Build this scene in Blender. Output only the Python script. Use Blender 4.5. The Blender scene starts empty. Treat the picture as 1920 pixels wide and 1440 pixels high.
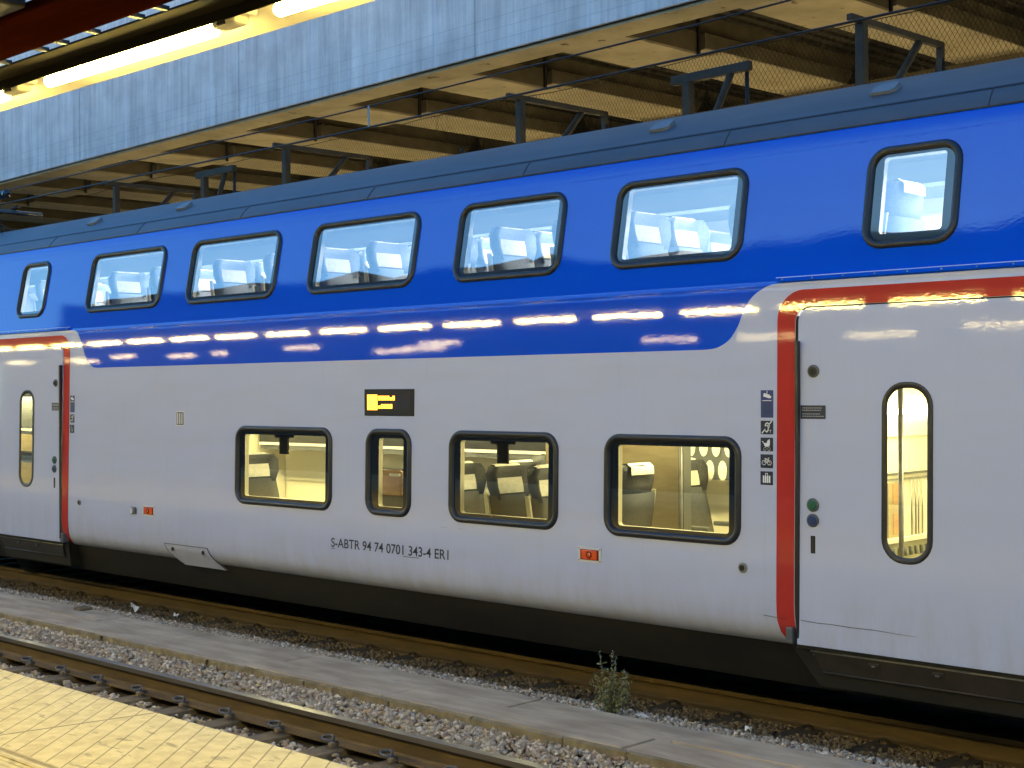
import bpy, bmesh, math, random
import numpy as np
from math import sin, cos, pi, radians, sqrt
from mathutils import Vector, Matrix
from mathutils.geometry import tessellate_polygon
random.seed(7); rng = np.random.default_rng(7)
SC = bpy.context.scene; COL = SC.collection

# ------------------------------------------------------------------ materials
def mat(name, base=(.5,.5,.5), rough=.5, metal=0., coat=0., coat_rough=.03, emit=None, estr=0., spec=.5):
    m = bpy.data.materials.new(name); m.use_nodes = True
    p = m.node_tree.nodes['Principled BSDF']
    p.inputs['Base Color'].default_value = (*base, 1); p.inputs['Roughness'].default_value = rough
    p.inputs['Metallic'].default_value = metal; p.inputs['Coat Weight'].default_value = coat
    p.inputs['Coat Roughness'].default_value = coat_rough; p.inputs['Specular IOR Level'].default_value = spec
    if emit:
        p.inputs['Emission Color'].default_value = (*emit, 1); p.inputs['Emission Strength'].default_value = estr
    return m
class NT:
    def __init__(s, m): s.t = m.node_tree; s.p = s.t.nodes.get('Principled BSDF')
    def n(s, typ, **kw):
        x = s.t.nodes.new('ShaderNode'+typ)
        for k, v in kw.items():
            if k.startswith('i_'): x.inputs[k[2:].replace('_', ' ')].default_value = v
            else: setattr(x, k, v)
        return x
    def l(s, a, b): s.t.links.new(a, b)
    def coords(s, scale=(1,1,1), rot=(0,0,0)):
        c = s.n('TexCoord'); mp = s.n('Mapping'); mp.inputs['Scale'].default_value = scale
        mp.inputs['Rotation'].default_value = rot; s.l(c.outputs['Object'], mp.inputs['Vector']); return mp.outputs[0]
    def noise(s, scale, detail=4, vec=None, rough=.55, dist=0.):
        x = s.n('TexNoise'); x.inputs['Scale'].default_value = scale; x.inputs['Detail'].default_value = detail
        x.inputs['Roughness'].default_value = rough; x.inputs['Distortion'].default_value = dist
        s.l(vec if vec is not None else s.coords(), x.inputs['Vector']); return x.outputs['Fac']
    def ramp(s, fac, stops):
        r = s.n('ValToRGB'); e = r.color_ramp.elements
        while len(e) < len(stops): e.new(.5)
        for q, (pos, c) in zip(e, stops): q.position = pos; q.color = (*c, 1) if len(c) == 3 else c
        s.l(fac, r.inputs['Fac']); return r.outputs['Color']
    def mix(s, fac, a, b, mode='MIX'):
        x = s.n('Mix', data_type='RGBA', blend_type=mode)
        for k, v in ((0, fac), (6, a), (7, b)):
            if isinstance(v, (int, float)): x.inputs[k].default_value = v
            elif isinstance(v, tuple): x.inputs[k].default_value = (*v, 1)
            else: s.l(v, x.inputs[k])
        return x.outputs[2]
    def m(s, op, a, b=0.):
        x = s.n('Math', operation=op)
        for k, v in ((0, a), (1, b)):
            if isinstance(v, (int, float)): x.inputs[k].default_value = v
            else: s.l(v, x.inputs[k])
        return x.outputs[0]
    def bump(s, h, strength, dist=.01, sock='Normal'):
        b = s.n('Bump'); b.inputs['Strength'].default_value = strength; b.inputs['Distance'].default_value = dist
        s.l(h, b.inputs['Height']); s.l(b.outputs[0], s.p.inputs[sock]); return b
    def base(s, c): s.l(c, s.p.inputs['Base Color'])
def noisy(name, a, b, scale=6, rough=.6, bump=.2, metal=0., stretch=(1,1,1), bscale=None, spec=.5, lo=.35, hi=.68):
    m = mat(name, a, rough, metal, spec=spec); t = NT(m); v = t.coords(stretch)
    f = t.noise(scale, 6, v); t.base(t.ramp(f, [(lo, a), (hi, b)]))
    if bump: t.bump(t.noise(bscale or scale*5, 5, v), bump)
    return m
def paint(name, base, dirt=(.3,.27,.22), dirt_amt=.25, rough=.35, peel=.05, coat=1., sill=False):
    m = mat(name, base, rough, 0, coat, .03); t = NT(m); v = t.coords((.35, 1, 2.2))
    f = t.ramp(t.noise(3, 5, v), [(.45, (0,0,0)), (.85, (1,1,1))])
    sp = t.ramp(t.noise(90, 2), [(.70, (0,0,0)), (.78, (1,1,1))])
    amt = t.m('MULTIPLY', f, dirt_amt); amt = t.m('ADD', amt, t.m('MULTIPLY', sp, .07))
    c = t.mix(amt, base, dirt)
    if sill:
        sx = t.n('SeparateXYZ'); t.l(t.coords(), sx.inputs[0])
        k = t.n('MapRange'); t.l(sx.outputs['Z'], k.inputs[0]); k.inputs[1].default_value = .95; k.inputs[2].default_value = .47
        g = t.ramp(t.noise(5, 6, t.coords((1.6,1,.35)), .7), [(.38, (0,0,0)), (.72, (1,1,1))])
        c = t.mix(t.m('MULTIPLY', t.m('MULTIPLY', k.outputs[0], g), .34), c, (.30,.25,.17))  # tan grime thickens downwards, with the curved edge's shade put into its colour
        st = t.ramp(t.noise(9, 3, t.coords((2.2,1,.05)), .6), [(.60, (0,0,0)), (.72, (1,1,1))])
        c = t.mix(t.m('MULTIPLY', st, .06), c, (.28,.25,.22))
    t.base(c)
    h = t.noise(34, 2, t.coords((1,1,1.5))); h2 = t.noise(1.6, 1, t.coords((1,1,1)))
    hh = t.m('ADD', h, t.m('MULTIPLY', h2, 6.))
    t.bump(hh, peel, .001, 'Coat Normal'); m.node_tree.nodes['Principled BSDF'].inputs['Specular IOR Level'].default_value = .03
    return m
M = {}
M['white'] = paint('train_white_paint', (.465,.50,.665), (.40,.36,.29), .18, .38, .10, .85, True)
M['blue'] = paint('train_blue_paint', (.0,.068,.62), (.0,.03,.25), .10, .35, .085, 1.)
M['red'] = paint('door_red_paint', (.43,.035,.028), (.2,.05,.03), .15, .35, .11, .7)
M['door'] = paint('door_white_paint', (.465,.50,.665), (.45,.42,.36), .12, .38, .10, .85, True)
M['roof'] = noisy('roof_grey', (.048,.056,.068), (.072,.080,.094), 2.2, .42, .05, stretch=(.5,1,1))
M['rubber'] = noisy('black_rubber', (.012,.013,.016), (.02,.021,.026), 8, .38, .03)
M['black'] = mat('matt_black', (.006,.006,.006), .7)
M['frit'] = mat('black_glass_border', (.012,.016,.022), .08, 0, 1, .02)
M['skirt'] = noisy('skirt_dark_paint', (.008,.007,.005), (.021,.018,.011), 2, .6, .1, stretch=(.4,1,2))
M['step'] = noisy('step_metal_dark', (.018,.015,.011), (.038,.031,.022), 5, .5, .1)
M['steel'] = noisy('steel_grey', (.22,.22,.22), (.35,.34,.32), 12, .4, .1, .7)
M['cap'] = mat('roof_cap_grey', (.16,.18,.2), .4)
M['grey'] = mat('grey_plastic', (.09,.095,.1), .45)
M['cream'] = mat('cream_lining', (.76,.72,.56), .5)
M['cream2'] = mat('upper_wall_lining', (.78,.78,.76), .55)
M['ceil'] = mat('ceiling_lining', (.24,.27,.31), .5)
M['seat'] = noisy('seat_fabric_grey', (.045,.047,.05), (.075,.076,.08), 60, .85, .2)
M['seatu'] = noisy('seat_fabric_bluegrey', (.16,.20,.27), (.22,.26,.33), 60, .85, .2)
M['cover'] = noisy('headrest_cloth', (.60,.57,.48), (.74,.72,.65), 22, .9, .1)
M['wood'] = noisy('wood_brown', (.32,.17,.07), (.44,.25,.11), 6, .45, .05, stretch=(1,1,6))
M['wood2'] = noisy('pale_wood_partition', (.30,.24,.14), (.38,.31,.19), 4, .5, .05, stretch=(1,1,5))
M['wood3'] = noisy('greenish_panel', (.22,.22,.14), (.28,.27,.17), 3, .5, .05)
M['floor'] = mat('train_floor', (.12,.11,.1), .6)
M['navy'] = mat('sticker_navy', (.008,.016,.045), .35)
M['stblue'] = mat('sticker_blue', (.006,.03,.16), .35)
M['stwhite'] = mat('sticker_white', (.75,.77,.8), .4)
M['ink'] = mat('lettering_black', (.02,.02,.025), .4)
M['inkw'] = mat('print_pale', (.35,.38,.45), .5)
M['orange'] = mat('orange_lens', (.75,.10,.012), .2, 0, .8)
M['darkred'] = mat('dark_red_lens', (.16,.012,.006), .25, 0, .8)
M['green'] = mat('button_green', (.01,.10,.055), .35)
M['bblue'] = mat('button_blue', (.02,.045,.13), .35)
M['frame_white'] = mat('marker_frame_white', (.6,.58,.56), .4)
M['led'] = mat('led_amber', (.3,.15,.0), .5, emit=(1,.42,.03), estr=2.4)
M['ledscreen'] = mat('display_glass', (.05,.05,.055), .12, 0, .8)
M['lit'] = mat('saloon_tube', (1,1,1), .5, emit=(1,.87,.42), estr=40)
M['litu'] = mat('saloon_tube_upper', (1,1,1), .5, emit=(1,.92,.76), estr=34)
M['tube'] = mat('platform_tube', (1,1,1), .5, emit=(1,.77,.22), estr=78)
M['tuber'] = mat('rear_row_tube', (1,1,1), .5, emit=(1,.77,.36), estr=13)
M['tube2'] = mat('far_platform_tube', (1,1,1), .5, emit=(1,.80,.38), estr=56)
# glass: thin sheet, reflecting by angle
def glass(name, tint, ior):
    m = bpy.data.materials.new(name); m.use_nodes = True; t = NT(m); t.t.nodes.remove(t.p)
    o = t.t.nodes['Material Output']; tr = t.n('BsdfTransparent'); tr.inputs[0].default_value = (*tint, 1)
    g = t.n('BsdfGlossy'); g.inputs['Roughness'].default_value = .0; g.inputs[0].default_value = (1,1,1,1)
    fr = t.n('Fresnel'); fr.inputs[0].default_value = ior
    mx = t.n('MixShader'); t.l(fr.outputs[0], mx.inputs[0]); t.l(tr.outputs[0], mx.inputs[1]); t.l(g.outputs[0], mx.inputs[2])
    t.l(mx.outputs[0], o.inputs['Surface']); return m
M['glass'] = glass('window_glass', (.85,.88,.86), 3.0)
M['glassl'] = glass('window_glass_lower', (.80,.82,.76), 1.95)
# concrete of the bridge
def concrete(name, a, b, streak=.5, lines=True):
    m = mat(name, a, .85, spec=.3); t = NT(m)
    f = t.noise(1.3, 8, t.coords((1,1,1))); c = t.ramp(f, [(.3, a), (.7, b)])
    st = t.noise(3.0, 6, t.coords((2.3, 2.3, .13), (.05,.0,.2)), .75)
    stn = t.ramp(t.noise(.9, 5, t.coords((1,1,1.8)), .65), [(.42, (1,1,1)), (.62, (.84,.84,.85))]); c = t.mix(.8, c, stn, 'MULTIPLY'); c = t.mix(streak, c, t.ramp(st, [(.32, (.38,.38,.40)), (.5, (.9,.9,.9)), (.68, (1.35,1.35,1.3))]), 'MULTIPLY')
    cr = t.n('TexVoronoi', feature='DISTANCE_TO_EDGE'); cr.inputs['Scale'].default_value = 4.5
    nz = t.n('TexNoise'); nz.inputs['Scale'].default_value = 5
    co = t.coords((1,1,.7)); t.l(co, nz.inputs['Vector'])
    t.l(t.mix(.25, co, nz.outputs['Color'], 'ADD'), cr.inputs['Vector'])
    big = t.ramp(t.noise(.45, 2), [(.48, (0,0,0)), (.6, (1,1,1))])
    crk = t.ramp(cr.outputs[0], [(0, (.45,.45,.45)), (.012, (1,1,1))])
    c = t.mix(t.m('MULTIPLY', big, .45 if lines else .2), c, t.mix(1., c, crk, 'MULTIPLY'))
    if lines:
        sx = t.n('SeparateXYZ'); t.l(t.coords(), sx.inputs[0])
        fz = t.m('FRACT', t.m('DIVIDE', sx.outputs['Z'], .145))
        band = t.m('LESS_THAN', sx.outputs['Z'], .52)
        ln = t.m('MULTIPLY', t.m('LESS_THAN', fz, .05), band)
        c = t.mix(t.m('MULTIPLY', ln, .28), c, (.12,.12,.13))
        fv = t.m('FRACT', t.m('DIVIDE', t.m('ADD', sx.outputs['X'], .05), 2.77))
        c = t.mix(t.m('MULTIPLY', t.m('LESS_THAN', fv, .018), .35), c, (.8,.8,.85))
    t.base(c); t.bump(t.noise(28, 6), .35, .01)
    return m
M['fascia'] = concrete('weathered_concrete', (.70,.64,.60), (.84,.79,.75), .42)
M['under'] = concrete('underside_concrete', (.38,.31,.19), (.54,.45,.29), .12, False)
def spots(m, col, scale=2.6, lo=.66, hi=.70, st=(1,1,1)):
    t = NT(m); src = t.p.inputs['Base Color'].links[0].from_socket
    f = t.ramp(t.noise(scale, 3, t.coords(st), .6), [(lo, (0,0,0)), (hi, (1,1,1))])
    t.base(t.mix(f, src, col))
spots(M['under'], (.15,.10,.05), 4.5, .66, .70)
M['deck'] = noisy('sooty_deck', (.012,.009,.005), (.06,.045,.024), 3.5, .9, .5, stretch=(.6,3,1))
M['beamside'] = noisy('beam_side_concrete', (.11,.085,.045), (.19,.15,.085), 2, .9, .3)
M['rust'] = noisy('rusty_brown_beam', (.011,.002,.0008), (.026,.0048,.002), 3, .8, .1, stretch=(.4,2,2), spec=.0)
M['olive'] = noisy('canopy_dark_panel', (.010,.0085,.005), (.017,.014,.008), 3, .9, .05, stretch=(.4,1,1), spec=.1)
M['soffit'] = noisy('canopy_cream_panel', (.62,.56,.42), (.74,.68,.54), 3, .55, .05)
M['post'] = noisy('bracket_steel', (.03,.016,.005), (.06,.034,.011), 6, .7, .2)
M['mesh'] = mat('net_wire', (.055,.045,.03), .6, .3)
M['wire'] = mat('copper_wire_dark', (.018,.017,.018), .45, .5)
M['wirel'] = mat('dropper_grey', (.35,.36,.38), .4, .5)
M['walk'] = noisy('walkway_slab', (.32,.245,.165), (.52,.42,.295), 2.4, .85, .5, stretch=(.8,3,1), bscale=40)
spots(M['walk'], (.30,.27,.22), 9, .62, .74, (.5,3,1))
M['kerb'] = noisy('mossy_kerb', (.18,.145,.085), (.30,.25,.15), 9, .9, .6)
M['sleeper'] = noisy('sleeper_concrete', (.13,.10,.06), (.22,.17,.11), 9, .9, .4)
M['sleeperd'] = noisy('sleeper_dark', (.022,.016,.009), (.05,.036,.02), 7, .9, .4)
M['clip'] = noisy('clip_steel', (.10,.10,.10), (.17,.17,.17), 20, .5, .2, .5)
M['head'] = noisy('rail_head_polished', (.20,.185,.17), (.34,.32,.29), 5, .28, .08, .85, stretch=(.15,6,6))
M['web'] = noisy('rail_rust', (.075,.052,.024), (.13,.09,.042), 4, .75, .3, stretch=(.6,2,4))
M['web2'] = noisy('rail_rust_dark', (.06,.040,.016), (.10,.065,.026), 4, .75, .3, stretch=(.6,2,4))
M['bed'] = noisy('ballast_ground', (.025,.02,.013), (.07,.055,.038), 30, .95, 1., bscale=40)
def stone(name, cols):
    m = mat(name, cols[0], .85, spec=.3); t = NT(m); g = t.n('NewGeometry')
    c = t.ramp(g.outputs['Random Per Island'], [(i/(len(cols)-1), c) for i, c in enumerate(cols)])
    c = t.mix(.6, c, t.ramp(t.noise(45, 4), [(.3, (.45,.43,.4)), (.7, (1.2,1.2,1.2))]), 'MULTIPLY')
    sp = t.ramp(t.noise(160, 2), [(.6, (0,0,0)), (.75, (1,1,1))])
    t.base(t.mix(t.m('MULTIPLY', sp, .35), c, (.04,.035,.03))); t.bump(t.noise(70, 4), .6, .006); return m
M['stone'] = stone('ballast_stone', [(.26,.21,.15), (.44,.37,.28), (.33,.29,.24), (.64,.56,.44), (.34,.24,.17), (.52,.46,.37), (.80,.74,.62)])
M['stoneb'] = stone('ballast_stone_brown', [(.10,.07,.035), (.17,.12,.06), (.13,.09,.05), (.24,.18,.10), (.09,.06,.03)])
# platform paving with diagonal grooves
def paving():
    m = mat('platform_paving', (.5,.45,.34), .75, spec=.3); t = NT(m)
    sx = t.n('SeparateXYZ'); t.l(t.coords(), sx.inputs[0]); X, Yy = sx.outputs['X'], sx.outputs['Y']
    u = t.m('ADD', t.m('MULTIPLY', X, .759), t.m('MULTIPLY', Yy, .651))
    fr = t.m('FRACT', t.m('DIVIDE', t.m('ADD', u, 50.), .0965))
    band = t.m('GREATER_THAN', Yy, -4.72)
    g1 = t.m('MULTIPLY', t.m('LESS_THAN', fr, .075), band)
    fy = t.m('FRACT', t.m('DIVIDE', Yy, .035)); nb = t.m('SUBTRACT', 1., band)
    g2 = t.m('MULTIPLY', t.m('LESS_THAN', fy, .3), nb)
    jx = t.m('FRACT', t.m('DIVIDE', t.m('ADD', t.m('ADD', X, t.m('MULTIPLY', Yy, -.18)), 50.12), 3.0))
    g3 = t.m('MULTIPLY', t.m('LESS_THAN', jx, .006), 1.)
    ly = t.m('LESS_THAN', t.m('ABSOLUTE', t.m('ADD', Yy, 4.74)), .012)
    gr = t.m('MAXIMUM', t.m('MAXIMUM', g1, t.m('MULTIPLY', g2, .4)), t.m('MAXIMUM', g3, ly))
    wear = t.ramp(t.noise(14, 6, t.coords((1,1,1))), [(.35, (.66,.55,.29)), (.6, (.80,.69,.38))])
    sp = t.ramp(t.noise(38, 4, t.coords((1,2.4,1), (0,0,.3)), .75), [(.60, (0,0,0)), (.70, (1,1,1))])
    c = t.mix(t.m('MULTIPLY', sp, .45), wear, (.26,.20,.12))
    bigs = t.ramp(t.noise(6, 4, t.coords((1,3,1), (0,0,.2))), [(.62, (0,0,0)), (.68, (1,1,1))])
    c = t.mix(t.m('MULTIPLY', bigs, .5), c, (.22,.16,.09))
    c = t.mix(t.m('MULTIPLY', gr, .62), c, (.14,.09,.04)); t.base(c)
    h = t.m('SUBTRACT', t.m('MULTIPLY', t.noise(60, 4), .25), gr); t.bump(h, .5, .004); return m
M['paving'] = paving()
M['leaf'] = noisy('weed_leaf', (.13,.15,.055), (.27,.27,.13), 20, .7, 0)
M['stem'] = mat('weed_stem', (.10,.10,.045), .7)
M['flower'] = mat('weed_flower', (.45,.45,.38), .8)
M['paper'] = mat('litter_paper', (.72,.70,.66), .7)
M['brickdark'] = noisy('dark_brick', (.05,.035,.03), (.09,.06,.05), 2, .9, .1)
M['hill'] = noisy('far_hill', (.02,.025,.02), (.04,.045,.03), .2, 1, 0)
M['ground'] = noisy('station_ground', (.05,.045,.04), (.09,.08,.07), 1.5, .95, .3)
M['porcelain'] = mat('insulator_dark', (.035,.03,.035), .2, 0, .6)
M['conc'] = noisy('platform_side', (.2,.18,.14), (.3,.27,.22), 4, .9, .3)

# ------------------------------------------------------------------ builders
class MB:
    def __init__(s): s.v = []; s.f = []; s.mi = []; s.mats = []; s.sm = []
    def midx(s, m):
        if m not in s.mats: s.mats.append(m)
        return s.mats.index(m)
    def add(s, vs, fs, m, smooth=False):
        k = len(s.v); i = s.midx(m); s.v += [tuple(v) for v in vs]
        for f in fs: s.f.append(tuple(k+j for j in f)); s.mi.append(i); s.sm.append(smooth)
        return s
    def box(s, a, b, m, bev=0.):
        x0,y0,z0 = [min(p,q) for p,q in zip(a,b)]; x1,y1,z1 = [max(p,q) for p,q in zip(a,b)]
        if bev <= 0:
            vs = [(x,y,z) for x in (x0,x1) for y in (y0,y1) for z in (z0,z1)]
            return s.add(vs, [(0,1,3,2),(4,6,7,5),(0,4,5,1),(2,3,7,6),(0,2,6,4),(1,5,7,3)], m)
        bm = bmesh.new(); bmesh.ops.create_cube(bm, size=1)
        for v in bm.verts: v.co = Vector(((x0+x1)/2+v.co.x*(x1-x0), (y0+y1)/2+v.co.y*(y1-y0), (z0+z1)/2+v.co.z*(z1-z0)))
        bmesh.ops.bevel(bm, geom=list(bm.edges), offset=bev, segments=2, affect='EDGES', profile=.5)
        bm.verts.index_update()
        s.add([tuple(v.co) for v in bm.verts], [tuple(v.index for v in f.verts) for f in bm.faces], m); bm.free(); return s
    def tube(s, pts, r, m, n=8, cap=True):
        P = [Vector(p) for p in pts]; rs = r if isinstance(r, (list, tuple)) else [r]*len(P)
        rings = []; prev = None
        for i, p in enumerate(P):
            d = (P[min(i+1, len(P)-1)]-P[max(i-1, 0)]).normalized()
            if prev is None: u = d.orthogonal().normalized()
            else: u = (prev - d*prev.dot(d)).normalized()
            prev = u; w = d.cross(u)
            rings.append([p+(u*cos(2*pi*k/n)+w*sin(2*pi*k/n))*rs[i] for k in range(n)])
        vs = [v for q in rings for v in q]; fs = []
        for i in range(len(P)-1):
            for k in range(n): fs.append((i*n+k, i*n+(k+1)%n, (i+1)*n+(k+1)%n, (i+1)*n+k))
        if cap: fs += [tuple(range(n))[::-1], tuple((len(P)-1)*n+k for k in range(n))]
        return s.add(vs, fs, m, True)
    def extr(s, prof, x0, x1, m, closed=True, smooth=False, caps=True):   # profile of (y,z) swept along X
        n = len(prof); vs = [(x0, y, z) for y, z in prof]+[(x1, y, z) for y, z in prof]
        fs = [(i, (i+1) % n, n+(i+1) % n, n+i) for i in range(n if closed else n-1)]
        if closed and caps: fs += [tuple(range(n))[::-1], tuple(range(n, 2*n))]
        return s.add(vs, fs, m, smooth)
    def build(s, name, parent=None, normals=None):
        me = bpy.data.meshes.new(name); me.from_pydata(s.v, [], s.f)
        for m in s.mats: me.materials.append(m)
        me.polygons.foreach_set('material_index', s.mi); me.polygons.foreach_set('use_smooth', s.sm); me.update()
        bm = bmesh.new(); bm.from_mesh(me); 
        if normals is None: bmesh.ops.recalc_face_normals(bm, faces=bm.faces)
        if 'pane' in name: bmesh.ops.reverse_faces(bm, faces=[f for f in bm.faces if f.normal.y > 0])
        bm.to_mesh(me); bm.free()
        if normals is not None: me.normals_split_custom_set_from_vertices([normals(Vector(v)) for v in s.v])
        o = bpy.data.objects.new(name, me); COL.objects.link(o)
        if parent: o.parent = parent
        return o
def tag(o, label=None, cat=None, group=None, kind=None):
    if label: o['label'] = label
    if cat: o['category'] = cat
    if group: o['group'] = group
    if kind: o['kind'] = kind
    return o
def empty(name, loc=(0,0,0), label=None, cat=None, group=None, rz=0.):
    o = bpy.data.objects.new(name, None); COL.objects.link(o); o.location = loc; o.rotation_euler = (0,0,rz)
    o.empty_display_size = .2; return tag(o, label, cat, group)
def copy_tree(o, parent=None):
    c = o.copy(); COL.objects.link(c)
    if parent: c.parent = parent
    for ch in [q for q in bpy.data.objects if q.parent == o]: copy_tree(ch, c)
    return c
def rrect(x0, x1, z0, z1, r, n=8, rb=None):
    rb = r if rb is None else rb; out = []
    for cx, cz, a0, rr in ((x1-r, z1-r, 0, r), (x0+r, z1-r, 90, r), (x0+rb, z0+rb, 180, rb), (x1-rb, z0+rb, 270, rb)):
        for k in range(n+1):
            a = radians(a0+90*k/n); out.append((cx+rr*cos(a), cz+rr*sin(a)))
    return out

# ------------------------------------------------------------------ the side of the carriage: y = PY(z)
KN = [(.435,.135),(.445,.112),(.462,.088),(.49,.060),(.53,.034),(.58,.018),(.64,.009),(.72,.0050),(.80,.00657),(2.56,.04121),
      (2.668,.0434),(2.684,.0475),(2.694,.0460),(2.703,.0445),(2.712,.04946),(2.73,.05285),(2.76,.0585),(3.56,.2092),(3.58,.2130),(3.61,.2200),(3.64,.2305),(3.668,.246)]
KZ = [k[0] for k in KN]; KY = [k[1] for k in KN]
def PY(z): return float(np.interp(z, KZ, KY))
def PYs(z): return (PY(z+.006)-PY(z-.006))/.012
def pn(v):
    z = min(max(v.z, .45), 3.655); n = Vector((0, -1, PYs(z))); n.normalize(); return n
def sheet(polys, off, m, mb=None, flat=None):
    """polys: outer + holes in (X,z); laid on the carriage side, off metres proud of it."""
    mb = mb or MB(); tri = tessellate_polygon([[Vector((x, z, 0)) for x, z in p] for p in polys])
    pts = [q for p in polys for q in p]; bm = bmesh.new(); vs = [bm.verts.new((x, 0, z)) for x, z in pts]
    for t in tri:
        try: bm.faces.new([vs[i] for i in t])
        except ValueError: pass
    zs = [z for _, z in pts]; lo, hi = min(zs), max(zs)
    if flat is None:
        for k in KZ:
            if lo < k < hi:
                bmesh.ops.bisect_plane(bm, geom=list(bm.verts)+list(bm.edges)+list(bm.faces), plane_co=(0,0,k), plane_no=(0,0,1), dist=1e-5)
    bm.verts.index_update()
    out = []
    for v in bm.verts: out.append((v.co.x, (PY(v.co.z) if flat is None else flat)-off, v.co.z))
    fs = []
    for f in bm.faces:
        idx = [v.index for v in f.verts]
        a, b, c = [Vector(out[i]) for i in idx[:3]]
        if (b-a).cross(c-a).y > 0: idx.reverse()
        fs.append(tuple(idx))
    bm.free(); mb.add(out, fs, m, True); return mb
def decal(name, polys, off, m, parent): return sheet(polys, off, m).build(name, parent, normals=pn)

train = empty('train_carriage', (-9.0,1.45,0), 'double-deck passenger carriage, blue upper half over white lower half with red-edged doors', 'train')
TP = []   # parts are built at world position and parented with an inverse
def adopt(o):
    o.parent = train; o.matrix_parent_inverse = Matrix.Translation((-train.location.x, -train.location.y, -train.location.z)); return o
def T(mb, name, normals=None): return adopt(mb.build(name, None, normals))
def sub(o, parent): o.parent = parent; return o

XL, XR = -19.5, 1.5
DOORS = [(-4.845, -3.315), (-15.47, -13.905)]
LOW = [(-10.768,-9.382, -10.637,-9.482), (-8.945,-8.390, -8.795,-8.495), (-7.957,-6.821, -7.839,-6.925), (-6.392,-5.245, -6.271,-5.345)]
UP = [(-15.06,-14.43, -14.985,-14.515), (-13.555,-12.124, -13.455,-12.215), (-11.685,-10.268, -11.580,-10.362), (-9.815,-8.430, -9.705,-8.520),
      (-7.985,-6.856, -7.871,-6.945), (-6.395,-5.277, -6.290,-5.372), (-4.415,-3.795, -4.306,-3.900), (-2.4,-1.2, -2.3,-1.3)]
LZ = (1.037,1.744, 1.112,1.668); UZ = (2.882,3.508, 2.955,3.448)

# livery boundary, from left to right
def smooth_curve(pts, n=8):
    out = []; P = [Vector((a, b)) for a, b in pts]
    for i in range(len(P)-1):
        p0 = P[max(i-1,0)]; p1 = P[i]; p2 = P[i+1]; p3 = P[min(i+2, len(P)-1)]
        for k in range(n):
            t = k/n; out.append(tuple(.5*((2*p1)+(-p0+p2)*t+(2*p0-5*p1+4*p2-p3)*t*t+(-p0+3*p1-3*p2+p3)*t**3)))
    out.append(tuple(P[-1])); return out
rise = [(-5.62,2.307),(-5.50,2.309),(-5.42,2.325),(-5.34,2.372),(-5.28,2.45),(-5.235,2.545),(-5.185,2.62),(-5.11,2.675),(-5.02,2.708),(-4.93,2.713)]
fallL = [(-13.72,2.713),(-13.66,2.700),(-13.60,2.655),(-13.53,2.55),(-13.47,2.445),(-13.40,2.365),(-13.31,2.318),(-13.22,2.307),(-13.10,2.307)]
mir = [(-8.16-x, z) for x, z in rise][::-1]
B = [(XL, 2.713)] + smooth_curve(fallL) + smooth_curve(rise) + smooth_curve(mir) + [(XR, 2.307)]
# white lower half with door and window openings
def door_hole(x0, x1): return rrect(x0, x1, .40, 2.557, .10, rb=.001)
low = MB(); 
outer = [(XL, .435)]
for x0, x1 in sorted(DOORS): outer += [(x0, .435), (x0, 2.457)] + [(x0+.1-.1*cos(radians(a)), 2.457+.1*sin(radians(a))) for a in range(10, 90, 10)] + [(x0+.1, 2.557), (x1-.1, 2.557)] + [(x1-.1+.1*sin(radians(a)), 2.457+.1*cos(radians(a))) for a in range(10, 90, 10)] + [(x1, 2.457), (x1, .435)]
outer += [(XR, .435)] + B[::-1]
holes = [rrect(a+.03, b-.03, LZ[0]+.03, LZ[1]-.03, .10)[::-1] for a, b, _, _ in LOW]
holes.append([( -11.742,1.732),(-11.742,1.864),(-11.612,1.864),(-11.612,1.732)])
sheet([outer]+holes, 0, M['white'], low)
T(low, 'lower_body', pn)
upb = MB(); outer = B + [(XR, 3.668), (XL, 3.668)]
sheet([outer]+[rrect(a+.03, b-.03, UZ[0]+.03, (UZ[1]+.0)-.03, .10)[::-1] for a, b, _, _ in UP], 0, M['blue'], upb)
T(upb, 'upper_body', pn)
# far side, ends
fs = MB(); prof = [(2.9-PY(z), z) for z in KZ]
fs.extr(prof, XL, XR, M['white'], closed=False)
for x in (XL, XR): fs.add([(x, y, z) for y, z in [(PY(z)+.01, z) for z in KZ]+[(2.88-PY(z), z) for z in KZ[::-1]]], [tuple(range(2*len(KZ)))], M['white'])
T(fs, 'far_side')
# roof
rp = [(.2465,3.669),(.262,3.690),(.31,3.742),(.372,3.800),(.384,3.806),(.46,3.862),(.56,3.922),(.68,3.985),(.82,4.045),(.97,4.093),(1.15,4.125),(1.45,4.14)]
rp = rp + [(2.9-y, z) for y, z in rp[::-1][1:]]
rf = MB(); rf.extr(rp, -17.55, XR, M['roof'], closed=False, smooth=True)
rl = [(y, z if i < 4 or i > len(rp)-5 else z-.05-.16*min(1, (z-3.8)/.25)) for i, (y, z) in enumerate(rp)]
rf.extr(rl, XL, -17.55, M['roof'], closed=False, smooth=True)
rf.add([(-17.55, y, z) for y, z in rp]+[(-17.55, y, z) for y, z in rl[::-1]], [tuple(range(2*len(rp)))], M['roof'])
roof = T(rf, 'roof')
q = MB()
q.extr([(.384-.004,3.803),(.372,3.7965),(.366,3.799),(.378,3.810)], XL, XR, M['rubber']); 
q.extr([(.238,3.6655),(.2445,3.6655),(.2445,3.6745),(.238,3.6745)], XL, XR, M['ink'])
for x in (-5.52,-7.37,-9.18,-11.0,-12.8,-14.6,-3.67,-1.9):
    q.tube([(x, .2445,3.672),(x-.01,.262-.001,3.691),(x-.02,.31-.001,3.743),(x-.03,.370,3.799)], .0035, M['ink'], 4)
sub(T(q, 'roof_seam'), roof).matrix_parent_inverse = Matrix()
q.__init__()
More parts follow.
